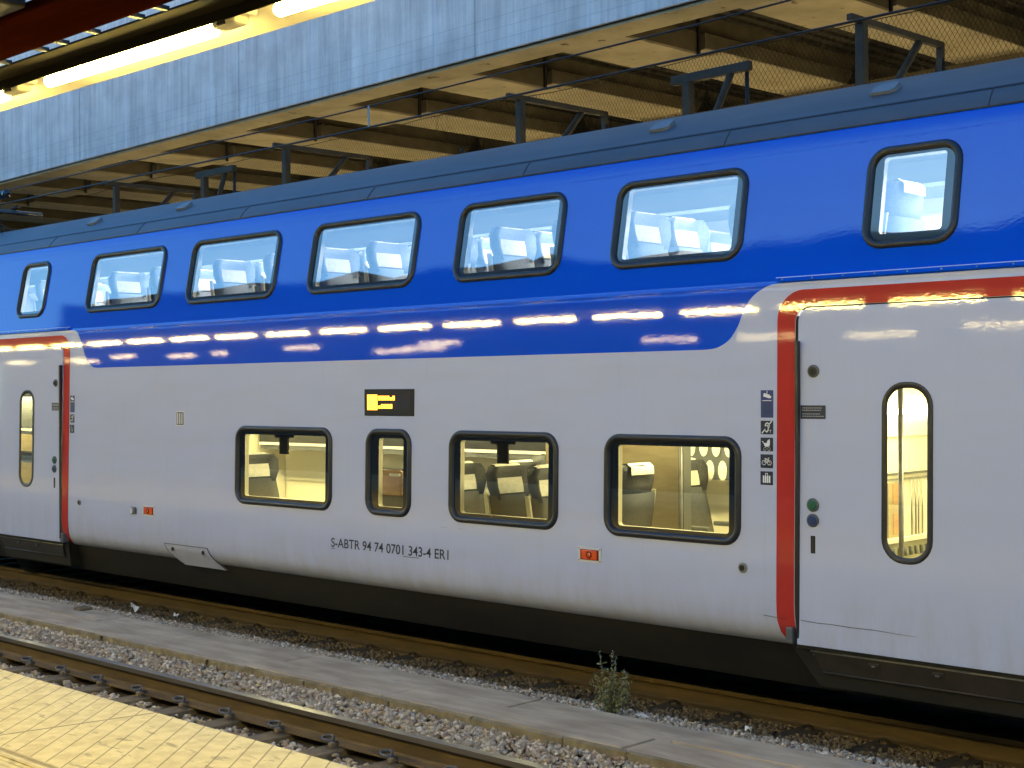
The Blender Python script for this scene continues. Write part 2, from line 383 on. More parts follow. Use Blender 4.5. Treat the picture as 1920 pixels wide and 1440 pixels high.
def reparent(o, p): o.parent = p; o.matrix_parent_inverse = (Matrix.Translation(train.location)).inverted() @ Matrix() if p is not train else o.matrix_parent_inverse
# (parts keep world coordinates: every part carries the inverse of the carriage's place)
INV = Matrix.Translation((-train.location.x, -train.location.y, -train.location.z))
for o in [roof]: pass
def S(mb, name, parent, normals=None):   # sub-part; its parent part already carries the inverse
    o = mb.build(name, None, normals); o.parent = parent; return o
for o in list(bpy.data.objects):
    if o.name == 'roof_seam': o.matrix_parent_inverse = Matrix()
# small vent caps on the roof
for x in (-4.51, -6.29, -12.43, -14.19, -2.6):
    c = MB(); n = Vector((0, -.62, .78)).normalized(); s_ = Vector((0, .78, .62)).normalized(); o0 = Vector((x, .575, 3.938))
    def pt(a, b, h): return tuple(o0+Vector((a,0,0))+s_*b+n*h)
    b0 = [(-.085,-.055),(.055,-.055),(.085,-.025),(.085,.055),(-.055,.055),(-.085,.025)]
    vs = [pt(a,b,-.01) for a,b in b0]+[pt(a*.96,b*.96,.022) for a,b in b0]
    c.add(vs, [(0,1,2,3,4,5),(6,7,8,9,10,11)]+[(i,(i+1)%6,6+(i+1)%6,6+i) for i in range(6)], M['cap']); T(c, 'roof_cap')
# gutter rails over the doors
for x0, x1 in ((-4.985,-3.17), (-15.6,-13.79)):
    g = MB(); g.extr([(.030,2.722),(.052,2.720),(.056,2.742),(.034,2.744)], x0, x1, M['blue'])
    g.extr([(.034,2.7445),(.056,2.7425),(.062,2.748),(.040,2.750)], x0, x1, M['white'])
    for k in range(9): 
        xx = x0+.05+k*(x1-x0-.1)/8; g.box((xx-.004,.027,2.730),(xx+.004,.034,2.737), M['steel'])
    T(g, 'door_gutter')

# ------------------------------------------------------------------ windows
def plane_of(z0, z1):
    a = Vector((0, PY(z0), z0)); b = Vector((0, PY(z1), z1)); d = (b-a).normalized(); n = Vector((0, -d.z, d.y)); return a, d, n
def ring_loft(mb, x0, x1, z0, z1, r, steps, m, smooth=True):
    a, d, n = plane_of(z0, z1); L = (z1-z0)/d.z; N = None; rings = []
    for ins, h in steps:
        pts = rrect(x0+ins, x1-ins, ins, L-ins, max(r-ins, .008), 7)
        rings.append([Vector((x, 0, 0))+a+d*v+n*h for x, v in pts]); N = len(pts)
    vs = [p for q in rings for p in q]; fs = []
    for i in range(len(rings)-1):
        for k in range(N): fs.append((i*N+k, i*N+(k+1)%N, (i+1)*N+(k+1)%N, (i+1)*N+k))
    mb.add(vs, fs, m, smooth)
def window(o4, Z, rad, gm, name='window', tilt_tab=False, parent=None):
    x0, x1, c0, c1 = o4; z0, z1, cz0, cz1 = Z
    w = MB(); ring_loft(w, x0, x1, z0, z1, rad, [(0,0),(.003,.010),(.010,.018),(.022,.021),(.036,.018),(.045,.009),(.049,-.004),(.052,-.010)], M['rubber'])
    fr = T(w, name)
    a, d, n = plane_of(z0, z1); L = (z1-z0)/d.z; v0 = (cz0-z0)/d.z; v1 = (cz1-z0)/d.z
    # frit border and clear pane
    g = MB(); out = rrect(x0+.046, x1-.046, .046, L-.046, max(rad-.046,.02), 7); inn = rrect(c0, c1, v0, v1, .022, 7)
    P3 = lambda p, h: tuple(Vector((p[0],0,0))+a+d*p[1]+n*h)
    N = len(out); g.add([P3(p,-.006) for p in out]+[P3(p,-.006) for p in inn], [(k,(k+1)%N,N+(k+1)%N,N+k) for k in range(N)], M['frit'])
    g.add([P3(p,-.006) for p in inn], [tuple(range(N))], gm); S(g, 'pane', fr)
    rv = MB(); rv.add([P3(p,-.009) for p in inn]+[P3((p[0], p[1]),-.05) for p in inn], [(k,(k+1)%N,N+(k+1)%N,N+k) for k in range(N)], M['cream'])
    S(rv, 'window_reveal', fr)
    return fr
for i, w in enumerate(UP):
    Z = UZ if w[1]-w[0] > .7 or i == 0 else (UZ[0], UZ[1]+.02, 2.972, 3.452)
    window(w, UZ if i != 6 else (2.882,3.508,2.972,3.442), .135, M['glass'])
lowf = [window(w, LZ, .13, M['glassl']) for w in LOW]
# emergency hammer tabs and lettering on two lower panes
def text_mesh(s, x0, x1, z0, h, y, m, name, parent, bold=0.):
    c = bpy.data.curves.new('t', 'FONT'); c.body = s; c.size = 1; c.extrude = 0; c.offset = bold
    o = bpy.data.objects.new('t', c); COL.objects.link(o); dg = bpy.context.evaluated_depsgraph_get(); dg.update()
    me = bpy.data.meshes.new_from_object(o.evaluated_get(dg)); bpy.data.objects.remove(o)
    xs = [v.co.x for v in me.vertices]; ys = [v.co.y for v in me.vertices]; a, b = min(xs), max(xs); t_ = max(ys)
    for v in me.vertices: v.co = Vector((x0+(v.co.x-a)/(b-a)*(x1-x0), y(z0+v.co.y/t_*h) if callable(y) else y, z0+v.co.y/t_*h))
    me.materials.clear(); me.materials.append(m); q = bpy.data.objects.new(name, me); COL.objects.link(q)
    if parent is None: adopt(q)
    else: q.parent = parent
    return q
for k, (tx, tw, t0, t1) in {0: (-10.08,.062,-10.355,-10.12), 2: (-7.40,.058,-7.66,-7.43)}.items():
    t = MB(); y = PY(1.6)+.012; t.box((tx-tw,y,1.50),(tx+tw,y+.02,1.70), M['black'], .006); t.box((tx-tw*2.2,y,1.645),(tx+tw*2.2,y+.02,1.70), M['black'], .01)
    S(t, 'hammer_case', lowf[k])
    text_mesh('NÖDÖPPNING', t0, t1, 1.545, .03, PY(1.55)+.004, M['ink'], 'window_lettering', lowf[k])

# ------------------------------------------------------------------ doors
def annulus(outp, inp, off, m, name, parent=None):
    return None
def disc(mb, x, z, r, y0, h, m, n=20, rin=None):
    vs = []; fs = []
    prof = [(r, 0), (r, h*.7), (r*.86, h), (0.001, h)] if rin is None else [(r,0),(r,h*.7),(r*.9,h),(rin,h),(rin,h*.3)]
    for rr, hh in prof: vs += [(x+rr*cos(2*pi*k/n), y0-hh, z+rr*sin(2*pi*k/n)) for k in range(n)]
    for i in range(len(prof)-1):
        for k in range(n): fs.append((i*n+k, i*n+(k+1)%n, (i+1)*n+(k+1)%n, (i+1)*n+k))
    mb.add(vs, fs, m)
def arc(cx, cz, r, a0, a1, n=10): return [(cx+r*cos(radians(a0+(a1-a0)*k/n)), cz+r*sin(radians(a0+(a1-a0)*k/n))) for k in range(n+1)]
for x0, x1 in DOORS:
    mirror = x0 < -10
    # red surround (two legs and a head, feet swept towards the door)
    R0, R1 = x0-.133, x1+.133
    op = [(x0-.004,.447),(x0-.055,.448),(x0-.095,.47),(x0-.120,.52),(R0,.60)] + arc(R0+.19, 2.664-.19, .19, 180, 90) + arc(R1-.19, 2.664-.19, .19, 90, 0) + \
         [(R1,.60),(x1+.120,.52),(x1+.095,.47),(x1+.055,.448),(x1+.004,.447)] + arc(x1+.002-.1, 2.559-.1, .1, 0, 90)[0:] + arc(x0-.002+.1, 2.559-.1, .1, 90, 180)
    decal('door_surround', [op], .0025, M['red'], None); adopt(bpy.context.scene.objects[-1]) if False else None
    ds = [o for o in bpy.data.objects if o.name.startswith('door_surround') and o.parent is None][0]; adopt(ds)
    # recess behind the leaf
    b = MB(); b.box((x0+.002,.07,.40),(x1-.002,.10,.9), M['black']); b.extr([(.02,.44),(.10,.44),(.10,.46),(.02,.46)], x0, x1, M['black'])
    for xx in (x0, x1): b.box((xx-.03,.052,.46),(xx+.03,.10,2.50), M['black'])
    b.box((x0+.02,.056,2.54),(x1-.02,.10,2.575), M['black'])
    S(b, 'door_recess', ds)
    # leaf with its tall window
    L0, L1 = x0+.022, x1-.022; cx = (x0+x1)/2
    W0, W1 = cx-.167+.0, cx+.163; wp = rrect(W0, W1, 1.018, 2.085, .145)
    dm = MB(); leaf = [(L0,.467)]+[(L1,.467)]+arc(L1-.085, 2.548-.085, .085, 0, 90)+arc(L0+.085, 2.548-.085, .085, 90, 180)
    wi = rrect(W0+.02, W1-.02, 1.038, 2.065, .125)
    oldPY = PY
    P2 = lambda z: .02*(z-.5)
    tri = tessellate_polygon([[Vector((x,z,0)) for x,z in p] for p in (leaf, wi[::-1])]); pts = leaf+wi[::-1]
    vs = [(x, P2(z)-.004, z) for x, z in pts]; fsx = []
    for t in tri:
        a_, b_, c_ = [Vector(vs[i]) for i in t]; fsx.append(tuple(t) if (b_-a_).cross(c_-a_).y < 0 else tuple(t)[::-1])
    dm.add(vs, fsx, M['door'], True)
    n_ = len(leaf); dm.add([(x, P2(z)-.004, z) for x, z in leaf]+[(x, P2(z)+.03, z) for x, z in leaf], [(k,(k+1)%n_,n_+(k+1)%n_,n_+k) for k in range(n_)], M['door'])
    door = adopt(dm.build('door', None, normals=None))
    wm = MB(); ring_loft(wm, W0, W1, 1.018, 2.085, .145, [(0,.004),(.003,.010),(.008,.011),(.034,.010),(.038,.002)], M['rubber'])
    S(wm, 'door_window_frame', door)
    gp = rrect(W0+.03, W1-.03, 1.048, 2.055, .118); gm = MB(); gm.add([(x, P2(z)+.0, z) for x, z in gp], [tuple(range(len(gp)))], M['glassl'])
    S(gm, 'door_pane', door)
    sx = (x0+.028) if not mirror else (x1-.028); sg = 1 if not mirror else -1
    sl = MB(); sl.box((sx-.013,-.004,.50),(sx+.010,.03,2.345), M['rubber'], .003); S(sl, 'door_seal', door)
    bx = x0+.133 if not mirror else x1-.158
    for z, m_, nm in ((2.156,'grey','lock_cover'), (1.333,'green','open_button'), (1.238,'bblue','help_button')):
        b = MB(); r = .040 if nm == 'lock_cover' else .042; y = P2(z)-.004
        disc(b, bx, z, r, y, .012, M['grey']); disc(b, bx, z, r*.72, y-.012, .008, M[m_] if nm != 'lock_cover' else M['rubber'])
        if nm == 'lock_cover': disc(b, bx, z, r*.4, y-.020, .004, M['black'])
        else:
            disc(b, bx, z, r*.36, y-.020, .003, M[m_], rin=r*.24)
        S(b, nm, door)
    b = MB(); y = P2(1.09)-.0045; b.box((bx-.016,y-.001,1.035),(bx+.016,y+.02,1.143), M['black']); b.box((bx-.008,y-.0035,1.04),(bx+.008,y-.001,1.138), M['step']); S(b, 'card_slot', door)
    # notice on the leaf
    nx0 = x0+.041 if not mirror else x1-.236; b = MB(); y = P2(1.9)-.0055
    b.box((nx0,y,1.861),(nx0+.178,y+.002,1.945), M['navy'])
    for k, (zz, ww) in enumerate(((1.929,.135),(1.915,.125),(1.892,.13),(1.878,.15))):
        xx = nx0+.012
        while xx < nx0+.012+ww:
            l = random.uniform(.006,.018); b.box((xx,y-.0012,zz-.002),(min(xx+l, nx0+.165),y-.0002,zz+.002), M['inkw']); xx += l+.0035
    S(b, 'door_notice', door)
    # scuffed corner block, steps
    b = MB()
    kx = x0-.03 if not mirror else x1+.03
    b.box((kx-.028,-.012,.462),(kx+.022,.06,.565), M['grey'], .01); S(b, 'corner_guard', ds)
    st = MB(); a0, a1 = x0+.10, x1-.06
    st.add([(x0-.06,.05,.452),(x1+.06,.05,.452),(x1-.04,.13,.20),(x0+.10,.13,.20),(x0-.06,.3,.452),(x1+.06,.3,.452),(x1-.04,.3,.20),(x0+.10,.3,.20)],
           [(0,1,2,3),(4,5,6,7),(0,3,7,4),(1,2,6,5),(0,1,5,4),(2,3,7,6)], M['skirt'])
    st.add([(a0,.045,.425),(a1,.045,.425),(a1-.03,.085,.30),(a0+.05,.085,.30)], [(0,1,2,3)], M['step'])
    st.tube([(a0-.01,.043,.428),(a1+.01,.043,.428)], .006, M['steel'], 6); st.tube([(a0,.055,.405),(a1-.2,.055,.405)], .003, M['steel'], 5)
    st.tube([(a0+.05,.082,.298),(a1-.03,.082,.298)], .006, M['step'], 6)
    for xx in (a0+.42, a0+.83): st.box((xx-.035,.042,.385),(xx+.035,.07,.402), M['step'], .004); st.box((xx-.012,.036,.377),(xx+.012,.06,.389), M['grey'], .003)
    T(st, 'door_step')

# skirt under the body
sk = MB(); sk.extr([(.137,.436),(.15,.430),(.30,.145),(.33,.135),(.9,.135),(.9,.436)], XL, XR, M['skirt']); sk.box((XL,2.55,-.12),(XR,2.58,.436), M['black']); sk.box((XL,.95,.06),(XR,2.5,.14), M['black'])  # black boxes behind it added, out of sight, to block light beneath
T(sk, 'skirt')
# running gear in the dark: bogies
for bx in (-17.0, -1.6):
    g = MB(); g.box((bx-1.3,.55,.12),(bx+1.3,.75,.40), M['black']); g.box((bx-1.3,2.15,.12),(bx+1.3,2.35,.40), M['black']); g.box((bx-.3,.6,.13),(bx+.3,2.3,.39), M['black']); bo = T(g, 'bogie')
    for wx in (bx-1.1, bx+1.1):
        for y in (.66, 2.16):
            w = MB(); w.tube([(wx,y,.33),(wx,y+.11,.33)], .42, M['black'], 24); S(w, 'wheel', bo)
u = MB(); u.box((-14.9,1.05,-.02),(-3.2,1.9,.14), M['black'], .02); T(u, 'underfloor_box')

# ------------------------------------------------------------------ small things on the side
b = MB(); yv = PY(1.8)
b.box((-11.745,yv-.004,1.728),(-11.609,yv-.001,1.868), M['frame_white'], .0012); b.box((-11.735,yv-.006,1.738),(-11.619,yv-.0035,1.858), M['black'])
for k in range(3): b.box((-11.722+k*.036,yv-.009,1.745),(-11.702+k*.036,yv-.006,1.851), M['frame_white'])
T(b, 'vent_grille')
for xc in (-6.520, -12.211):
    y = PY(.89); b = MB(); b.box((xc-.108,y-.004,.836),(xc+.108,y+.0,.944), M['frame_white'], .0015)
    for sx in (-1,1):
        for sz in (-1,1): b.box((xc+sx*.096-.004,y-.006,.89+sz*.042-.004),(xc+sx*.096+.004,y-.004,.89+sz*.042+.004), M['ink'])
    ml = T(b, 'marker_light'); l = MB(); l.box((xc-.084,y-.007,.853),(xc+.084,y-.004,.927), M['darkred']); l.box((xc-.070,y-.012,.857),(xc+.07,y-.006,.923), M['orange'], .003)
    disc(l, xc, .89, .028, y-.011, .004, M['darkred']); disc(l, xc, .89, .014, y-.014, .003, M['orange']); S(l, 'lens', ml)
for xc, r in ((-5.23,.033),(-13.541,.030)):
    b = MB(); y = PY(.905); disc(b, xc, .905, r, y, .012, M['steel'], 16); disc(b, xc, .905, r*.62, y-.012, .004, M['step'], 16); disc(b, xc, .905, r*.25, y-.015, .004, M['black'], 12); T(b, 'jacking_plug')
b = MB(); y = PY(.88); b.box((-12.53,y-.02,.845),(-12.43,y,.915), M['grey'], .012); b.box((-12.515,y-.026,.852),(-12.475,y-.018,.908), M['frame_white'], .006); T(b, 'socket_cover')
# hatch plate curving under
hp = MB(); hv = []; zs = [.592,.56,.52,.48,.45,.42,.39]
for i, z in enumerate(zs):
    t_ = i/(len(zs)-1); y = (PY(z) if z > .5 else PY(.5)+(.5-z)*.62)-.006
    hv += [(-11.945+.20*t_**1.6, y, z), (-11.22+.17*t_**1.6, y, z)]
hp.add(hv, [(2*i,2*i+1,2*i+3,2*i+2) for i in range(len(zs)-1)], M['white'], True); hp.add([(x, y+.012, z) for x, y, z in hv], [(2*i,2*i+1,2*i+3,2*i+2) for i in range(len(zs)-1)], M['white'])
hp.tube([hv[0], hv[1]], .003, M['ink'], 4); hp.tube([hv[2*i] for i in range(len(zs))], .003, M['ink'], 4); hp.tube([hv[2*i+1] for i in range(len(zs))], .003, M['ink'], 4)
for xx in (-11.81,-11.30): disc(hp, xx, .545, .020, PY(.545)-.010, .006, M['black'], 14)
T(hp, 'jacking_hatch')
# scratch across the surround and the door
b = MB(); pts = [(-5.079,.619),(-4.972,.613),(-4.90,.611)]; b.tube([(x, PY(z)-.004, z) for x, z in pts], .0016, M['ink'], 4); T(b, 'scratch'); b = MB()
pts = [(-4.80,.618),(-4.68,.612),(-4.58,.614),(-4.45,.610),(-4.29,.612),(-4.15,.606),(-4.016,.604)]
b.tube([(x, .02*(z-.5)-.005, z) for x, z in pts], [.0020,.0022,.0018,.0024,.0020,.0014,.0005], M['ink'], 4)
T(b, 'scratch')
for x in (-8.06,-7.85):
    b = MB(); b.tube([(x, PY(.99)-.001,.99),(x+.08,PY(.99)-.001,.988)], .0008, M['web'], 4); T(b, 'scratch')
# destination display
b = MB(); y = PY(1.95); b.box((-8.969,y-.006,1.847),(-8.363,y+.01,2.065), M['black'], .004); dd = T(b, 'destination_display')
b = MB(); b.box((-8.925,y-.009,1.898),(-8.40,y-.0062,2.022), M['ledscreen']); S(b, 'screen', dd)
b = MB(); yy = y-.0115
b.box((-8.925,yy,1.895),(-8.80,yy+.002,2.020), M['led'], .0008)
for row, n in ((1.992, 6), (1.925, 5)):
    xx = -8.785
    for k in range(n):
        l = random.uniform(.024,.034); h = random.choice((.016,.024,.024)); b.box((xx,yy,row-.018),(xx+l,yy+.002,row-.018+h*1.5), M['led'], .0008); xx += l+.007
S(b, 'led_text', dd)
# running number
num = text_mesh('S-ABTR 94 74 0701 343-4 ER1', -9.386, -7.955, .742, .076, lambda z: PY(z)-.0012, M['ink'], 'vehicle_number', None, .012)
for a0, a1 in ((-9.388,-9.335),(-8.478,-8.292)):
    b = MB(); b.box((a0,PY(.73)-.0014,.7265),(a1,PY(.73)-.0006,.7310), M['ink']); S(b, 'underline', num)

# pictogram stickers
def seg(mb, pts, w, y, m=None):
    for (ax, az), (bx, bz) in zip(pts[:-1], pts[1:]):
        d = Vector((bx-ax, bz-az)); L = d.length
        if L < 1e-6: continue
        d /= L; p = Vector((-d.y, d.x))*w/2; e = d*w*.3
        mb.add([(ax-e.x+p.x,y,az-e.y+p.y),(bx+e.x+p.x,y,bz+e.y+p.y),(bx+e.x-p.x,y,bz+e.y-p.y),(ax-e.x-p.x,y,az-e.y-p.y)], [(0,1,2,3)], m or M['stwhite'])
def poly(mb, pts, y, m=None): mb.add([(x,y,z) for x, z in pts], [tuple(range(len(pts)))], m or M['stwhite'])
def ringp(mb, cx, cz, r, w, y): seg(mb, [(cx+r*cos(2*pi*k/16), cz+r*sin(2*pi*k/16)) for k in range(17)], w, y)
def sticker(kind, x0, x1, z0, z1):
    y = PY((z0+z1)/2)-.0022; b = MB(); b.box((x0,y,z0),(x1,y+.0014,z1), M['stblue'] if kind == 'cctv' else M['navy'])
    o = T(b, 'sticker'); g = MB(); cx, cz = (x0+x1)/2, (z0+z1)/2; s = (x1-x0); y -= .0012
    P = lambda pts: [(cx+a*s, cz+c*s) for a, c in pts]
    if kind == 'cctv':
        cz = z1-.26*s-.004
        seg(g, [(cx-.2*s,cz-.02*s),(cx+.16*s,cz-.12*s)], .24*s, y); seg(g, [(cx+.2*s,cz-.14*s),(cx+.3*s,cz-.17*s)], .14*s, y); seg(g, [(cx+.0*s,cz+.0*s),(cx+.02*s,cz+.24*s)], .05*s, y)
        for k in range(9): seg(g, [(cx-.35*s, z1-.066-k*.0105),(cx+(.30 if k else .36)*s, z1-.066-k*.0105)], .0022 if k else .004, y, M['stwhite'] if k == 0 else M['inkw'] if False else M['navy'])
    elif kind == 'ear':
        seg(g, P([(-.12,.10),(-.10,.24),(.02,.31),(.16,.26),(.20,.10),(.12,-.06),(.10,-.2),(.0,-.30),(-.1,-.24)]), .085*s, y)
        seg(g, P([(-.02,.10),(.02,.18),(.09,.14),(.06,.02)]), .05*s, y); seg(g, P([(-.38,-.38),(-.14,-.12)]), .075*s, y); seg(g, P([(.18,.2),(.38,.42)]), .075*s, y)
        seg(g, P([(.22,-.18),(.34,-.18)]), .03*s, y); seg(g, P([(.28,-.18),(.28,-.34)]), .03*s, y)
    elif kind == 'pram':
        poly(g, P([(-.22,.10),(.26,.10),(.24,-.08),(.12,-.16),(-.10,-.16),(-.20,-.06)]), y); poly(g, P([(.02,.10),(.26,.10),(.26,.36),(.10,.30),(.02,.2)]), y)
        seg(g, P([(-.22,.06),(-.30,.18),(-.36,.20)]), .05*s, y); ringp(g, cx-.15*s, cz-.30*s, .10*s, .05*s, y); ringp(g, cx+.18*s, cz-.30*s, .10*s, .05*s, y)
    elif kind == 'bicycle':
        ringp(g, cx-.22*s, cz-.10*s, .15*s, .05*s, y); ringp(g, cx+.22*s, cz-.10*s, .15*s, .05*s, y)
        seg(g, P([(-.22,-.10),(-.08,.12),(.14,.12),(.0,-.12),(-.08,.12)]), .05*s, y); seg(g, P([(.14,.12),(.22,-.10)]), .05*s, y); seg(g, P([(.14,.12),(.12,.22),(.22,.22)]), .05*s, y); seg(g, P([(-.16,.18),(-.02,.18)]), .05*s, y)
    elif kind == 'case':
        for a in (-.24,-.08,.08,.24): seg(g, P([(a,.14),(a,-.28)]), .12*s, y)
        seg(g, P([(-.08,.2),(-.08,.32),(.08,.32),(.08,.2)]), .05*s, y)
    elif kind == 'wheelchair':
        ringp(g, cx, cz-.12*s, .18*s, .06*s, y); seg(g, P([(-.06,.30),(-.04,.02),(.14,.0),(.22,-.26)]), .07*s, y)
    S(g, 'pictogram', o); return o
sticker('cctv', -5.099, -5.006, 1.866, 2.040)
for k, z1 in zip(('ear','pram','bicycle','case'), (1.847, 1.740, 1.634, 1.527)): sticker(k, -5.099, -5.006, z1-.086, z1)
sticker('cctv', -13.755, -13.665, 1.845, 2.022)
for k, z1 in zip(('ear','wheelchair'), (1.823, 1.713)): sticker(k, -13.752, -13.667, z1-.086, z1)

# ------------------------------------------------------------------ inside the carriage
b = MB(); b.box((XL+.05,.36,.20),(XR-.05,2.5,.30), M['floor']); T(b, 'lower_floor')
b = MB(); b.box((XL+.05,.10,2.085),(XR-.05,2.8,2.165), M['cream2']); T(b, 'middle_floor')
b = MB(); b.box((XL+.05,2.66,.30),(XR-.05,2.70,2.085), M['cream']); b.box((XL+.05,2.635,1.02),(XR-.05,2.66,1.05), M['cream']); b.box((XL+.05,2.60,1.76),(XR-.05,2.66,1.83), M['cream2'], .01)
T(b, 'lower_wall')
b = MB(); b.extr([(2.62,2.165),(2.66,2.165),(2.60,3.42),(2.50,3.62),(2.46,3.60),(2.56,3.40)], XL+.05, XR-.05, M['cream2']); T(b, 'upper_wall')
b = MB(); b.extr([(.34,3.62),(.60,3.76),(2.3,3.76),(2.56,3.62),(2.56,3.66),(2.3,3.80),(.60,3.80),(.34,3.66)], XL+.05, XR-.05, M['ceil']); T(b, 'upper_ceiling')
b = MB(); b.extr([(2.05,3.52),(2.52,3.50),(2.52,3.53),(2.05,3.55)], XL+.05, XR-.05, M['seatu']); b.extr([(.36,3.50),(.74,3.53),(.74,3.555),(.36,3.525)], XL+.05, XR-.05, M['seatu']); T(b, 'rack_and_bands')
b = MB(); b.box((-13.4,2.2,1.475),(-7.9,2.6,1.58), M['rubber']); b.box((-13.4,2.195,1.445),(-7.9,2.6,1.475), M['frame_white']); b.box((-13.4,2.21,1.395),(-7.9,2.6,1.444), M['grey']); T(b, 'rack_and_bands')  # dark, white and grey bands at the height of the lower window tops
for x in np.arange(-18.6, 1.0, 1.6):
    t = MB(); t.box((x, 1.35, 2.058),(x+1.2, 1.55, 2.083), M['lit']); T(t, 'ceiling_lamp')
    t = MB(); t.box((x, 1.15, 3.735),(x+1.2, 1.35, 3.758), M['litu']); T(t, 'ceiling_lamp')
# bulkheads
b = MB(); b.box((-8.3,1.50,.30),(-6.82,1.54,1.62), M['wood2']); b.box((-6.84,1.46,.30),(-6.79,1.56,2.08), M['grey']); b.box((-13.55,.9,.3),(-13.5,2.64,2.08), M['cream']); b.box((-5.12,1.2,.3),(-5.08,2.64,2.08), M['cream']); T(b, 'bulkhead')
b = MB()
for x, y in ((-6.1,1.5),(-5.35,1.1),(-4.6,.9),(-3.7,1.9),(-14.3,.9)): b.tube([(x,y,.3),(x,y,2.08)], .018, M['steel'], 10)
T(b, 'grab_pole')
# patterned glass screen with ovals behind the entrance window
b = MB(); b.box((-7.9,2.30,1.28),(-6.9,2.31,1.62), M['grey'])
for k in range(8):
    for zz in (1.56,1.36):
        cx_ = -7.85+k*.13+(.065 if zz < 1.5 else 0); b.add([(cx_+.045*cos(2*pi*j/16), 2.29, zz+.085*sin(2*pi*j/16)) for j in range(16)], [tuple(range(16))], M['cover'])
b.tube([(-6.62,1.2,.3),(-6.62,1.2,2.08)], .014, M['steel'], 8); T(b, 'patterned_screen')
# fittings on the entrance wall
b = MB(); X = -5.078; b.box((X,1.25,1.862),(X+.03,2.6,1.90), M['lit']); b.box((X,1.25,1.70),(X+.012,2.6,1.855), M['frame_white']); b.box((X,1.25,1.425),(X+.02,2.6,1.44), M['grey'])
b.box((X,1.25,1.385),(X+.012,2.6,1.40), M['steel']); b.box((X,1.58,.98),(X+.01,1.80,1.37), M['wood2']); b.box((X,1.64,1.22),(X+.014,1.74,1.36), M['wood']); b.box((X,1.64,1.0),(X+.014,1.74,1.15), M['wood'])
for yy in (1.9,1.96,2.0,2.06): b.tube([(X+.02,yy,.98),(X+.02,yy,1.38)], .006, M['steel'], 6)
b.box((X+.0,1.25,.945),(X+.05,2.6,.975), M['cover']); b.box((X,1.25,.3),(X+.02,2.6,.94), M['wood3'])
for k in range(7): b.tube([(X+.03,1.62+k*.08,.90),(X+.035,1.62+k*.08,.84)], .014, M['grey'], 8)
T(b, 'entrance_fittings_and_reflections')
b = MB()  # boards banded to imitate outdoor reflections in the left door pane
for z0, z1, m_ in ((1.55,1.58,'cover'),(1.28,1.50,'wood2'),(1.16,1.26,'rubber'),(.85,1.12,'wood2'),(.5,.8,'grey'),(1.6,2.0,'grey')): b.box((-18.6,1.6,z0),(-15.6,1.63,z1), M[m_])
T(b, 'entrance_fittings_and_reflections')
# a seat, built at its own origin facing +X, then copied
def make_seat(fab, loc, rz):
    root = bpy.data.objects.new('passenger_seat', None); COL.objects.link(root)
    c = MB(); c.box((.02,-.225,.36),(.46,.225,.47), fab, .04); c.box((.10,-.16,.0),(.36,.16,.36), M['grey'], .03); o = c.build('cushion', root)
    k = MB()
    secs = [(.03,.42,.225),(-.01,.60,.225),(-.05,.80,.215),(-.075,.93,.20)]
    vs = []
    for x, z, w in secs: vs += [(x+.05,-w,z),(x+.07,-w*.5,z),(x+.07,w*.5,z),(x+.05,w,z),(x-.05,w,z),(x-.06,0,z),(x-.05,-w,z)]
    fsx = [(i*7+j, i*7+(j+1)%7, (i+1)*7+(j+1)%7, (i+1)*7+j) for i in range(3) for j in range(7)]+[tuple(range(7)), tuple(21+j for j in range(7))]
    k.add(vs, fsx, fab, True); k.build('seat_back', root)
    h = MB(); secs = [(-.07,.90,.17),(-.08,1.0,.215),(-.09,1.10,.22),(-.10,1.155,.17)]; vs = []
    for x, z, w in secs: vs += [(x+.085,-w,z),(x+.035,-w*.62,z),(x+.035,w*.62,z),(x+.085,w,z),(x-.03,w*.9,z),(x-.055,0,z),(x-.03,-w*.9,z)]
    h.add(vs, fsx, fab, True); h.build('headrest', root)
    v = MB(); pts = [(-.028,.945),(-.045,1.03),(-.058,1.10),(-.075,1.165),(-.115,1.170),(-.158,1.14),(-.160,1.08)]
    w = .14; v.add([(x, s*w, z) for x, z in pts for s in (-1,1)], [(2*i,2*i+1,2*i+3,2*i+2) for i in range(len(pts)-1)], M['cover'], True); v.build('headrest_cover', root)
    f = MB()
    for s in (-1, 1):
        f.add([(.06,s*.245,.30),(-.0,s*.245,.30),(-.10,s*.245,.95),(-.06,s*.245,.95)], [(0,1,2,3)], M['cream'])
        f.add([(.06,s*.228,.30),(-.0,s*.228,.30),(-.10,s*.228,.95),(-.06,s*.228,.95),(.06,s*.245,.30),(-.0,s*.245,.30),(-.10,s*.245,.95),(-.06,s*.245,.95)],
              [(0,1,2,3),(0,1,5,4),(1,2,6,5),(2,3,7,6),(3,0,4,7)], M['cream'])
        f.box((.04,s*.245-.02,.60),(.34,s*.245+.02,.64), M['grey'], .01)
    f.build('seat_frame', root)
    adopt(root); root.location = loc; root.rotation_euler = (0,0,rz); return root
seatL = make_seat(M['seat'], (-7.78+.09,.47,.30), 0); seatU = make_seat(M['seatu'], (-9.24+.09,.50,2.165), 0)
def seat(src, x, y, z, rz):
    c = copy_tree(src); c.location = (x, y, z); c.rotation_euler = (0,0,rz)
first = True
UX = [(-15.0,0),(-13.42,0),(-12.62,0),(-11.51,0),(-10.70,0),(-9.93,0),(-9.24,0),(-8.42,0),(-7.76,0),(-7.10,0),(-6.42,0)]
for x, r in UX:
    for y in (.50, .97):
        if abs(x+9.24) < .01 and y == .50: continue
        seat(seatU, x+.09, y, 2.165, r)
for x in (-13.0,-12.1,-11.2,-10.3,-9.4,-8.5,-7.6,-6.7):
    for y in (1.93, 2.38): seat(seatU, x, y, 2.165, 0)
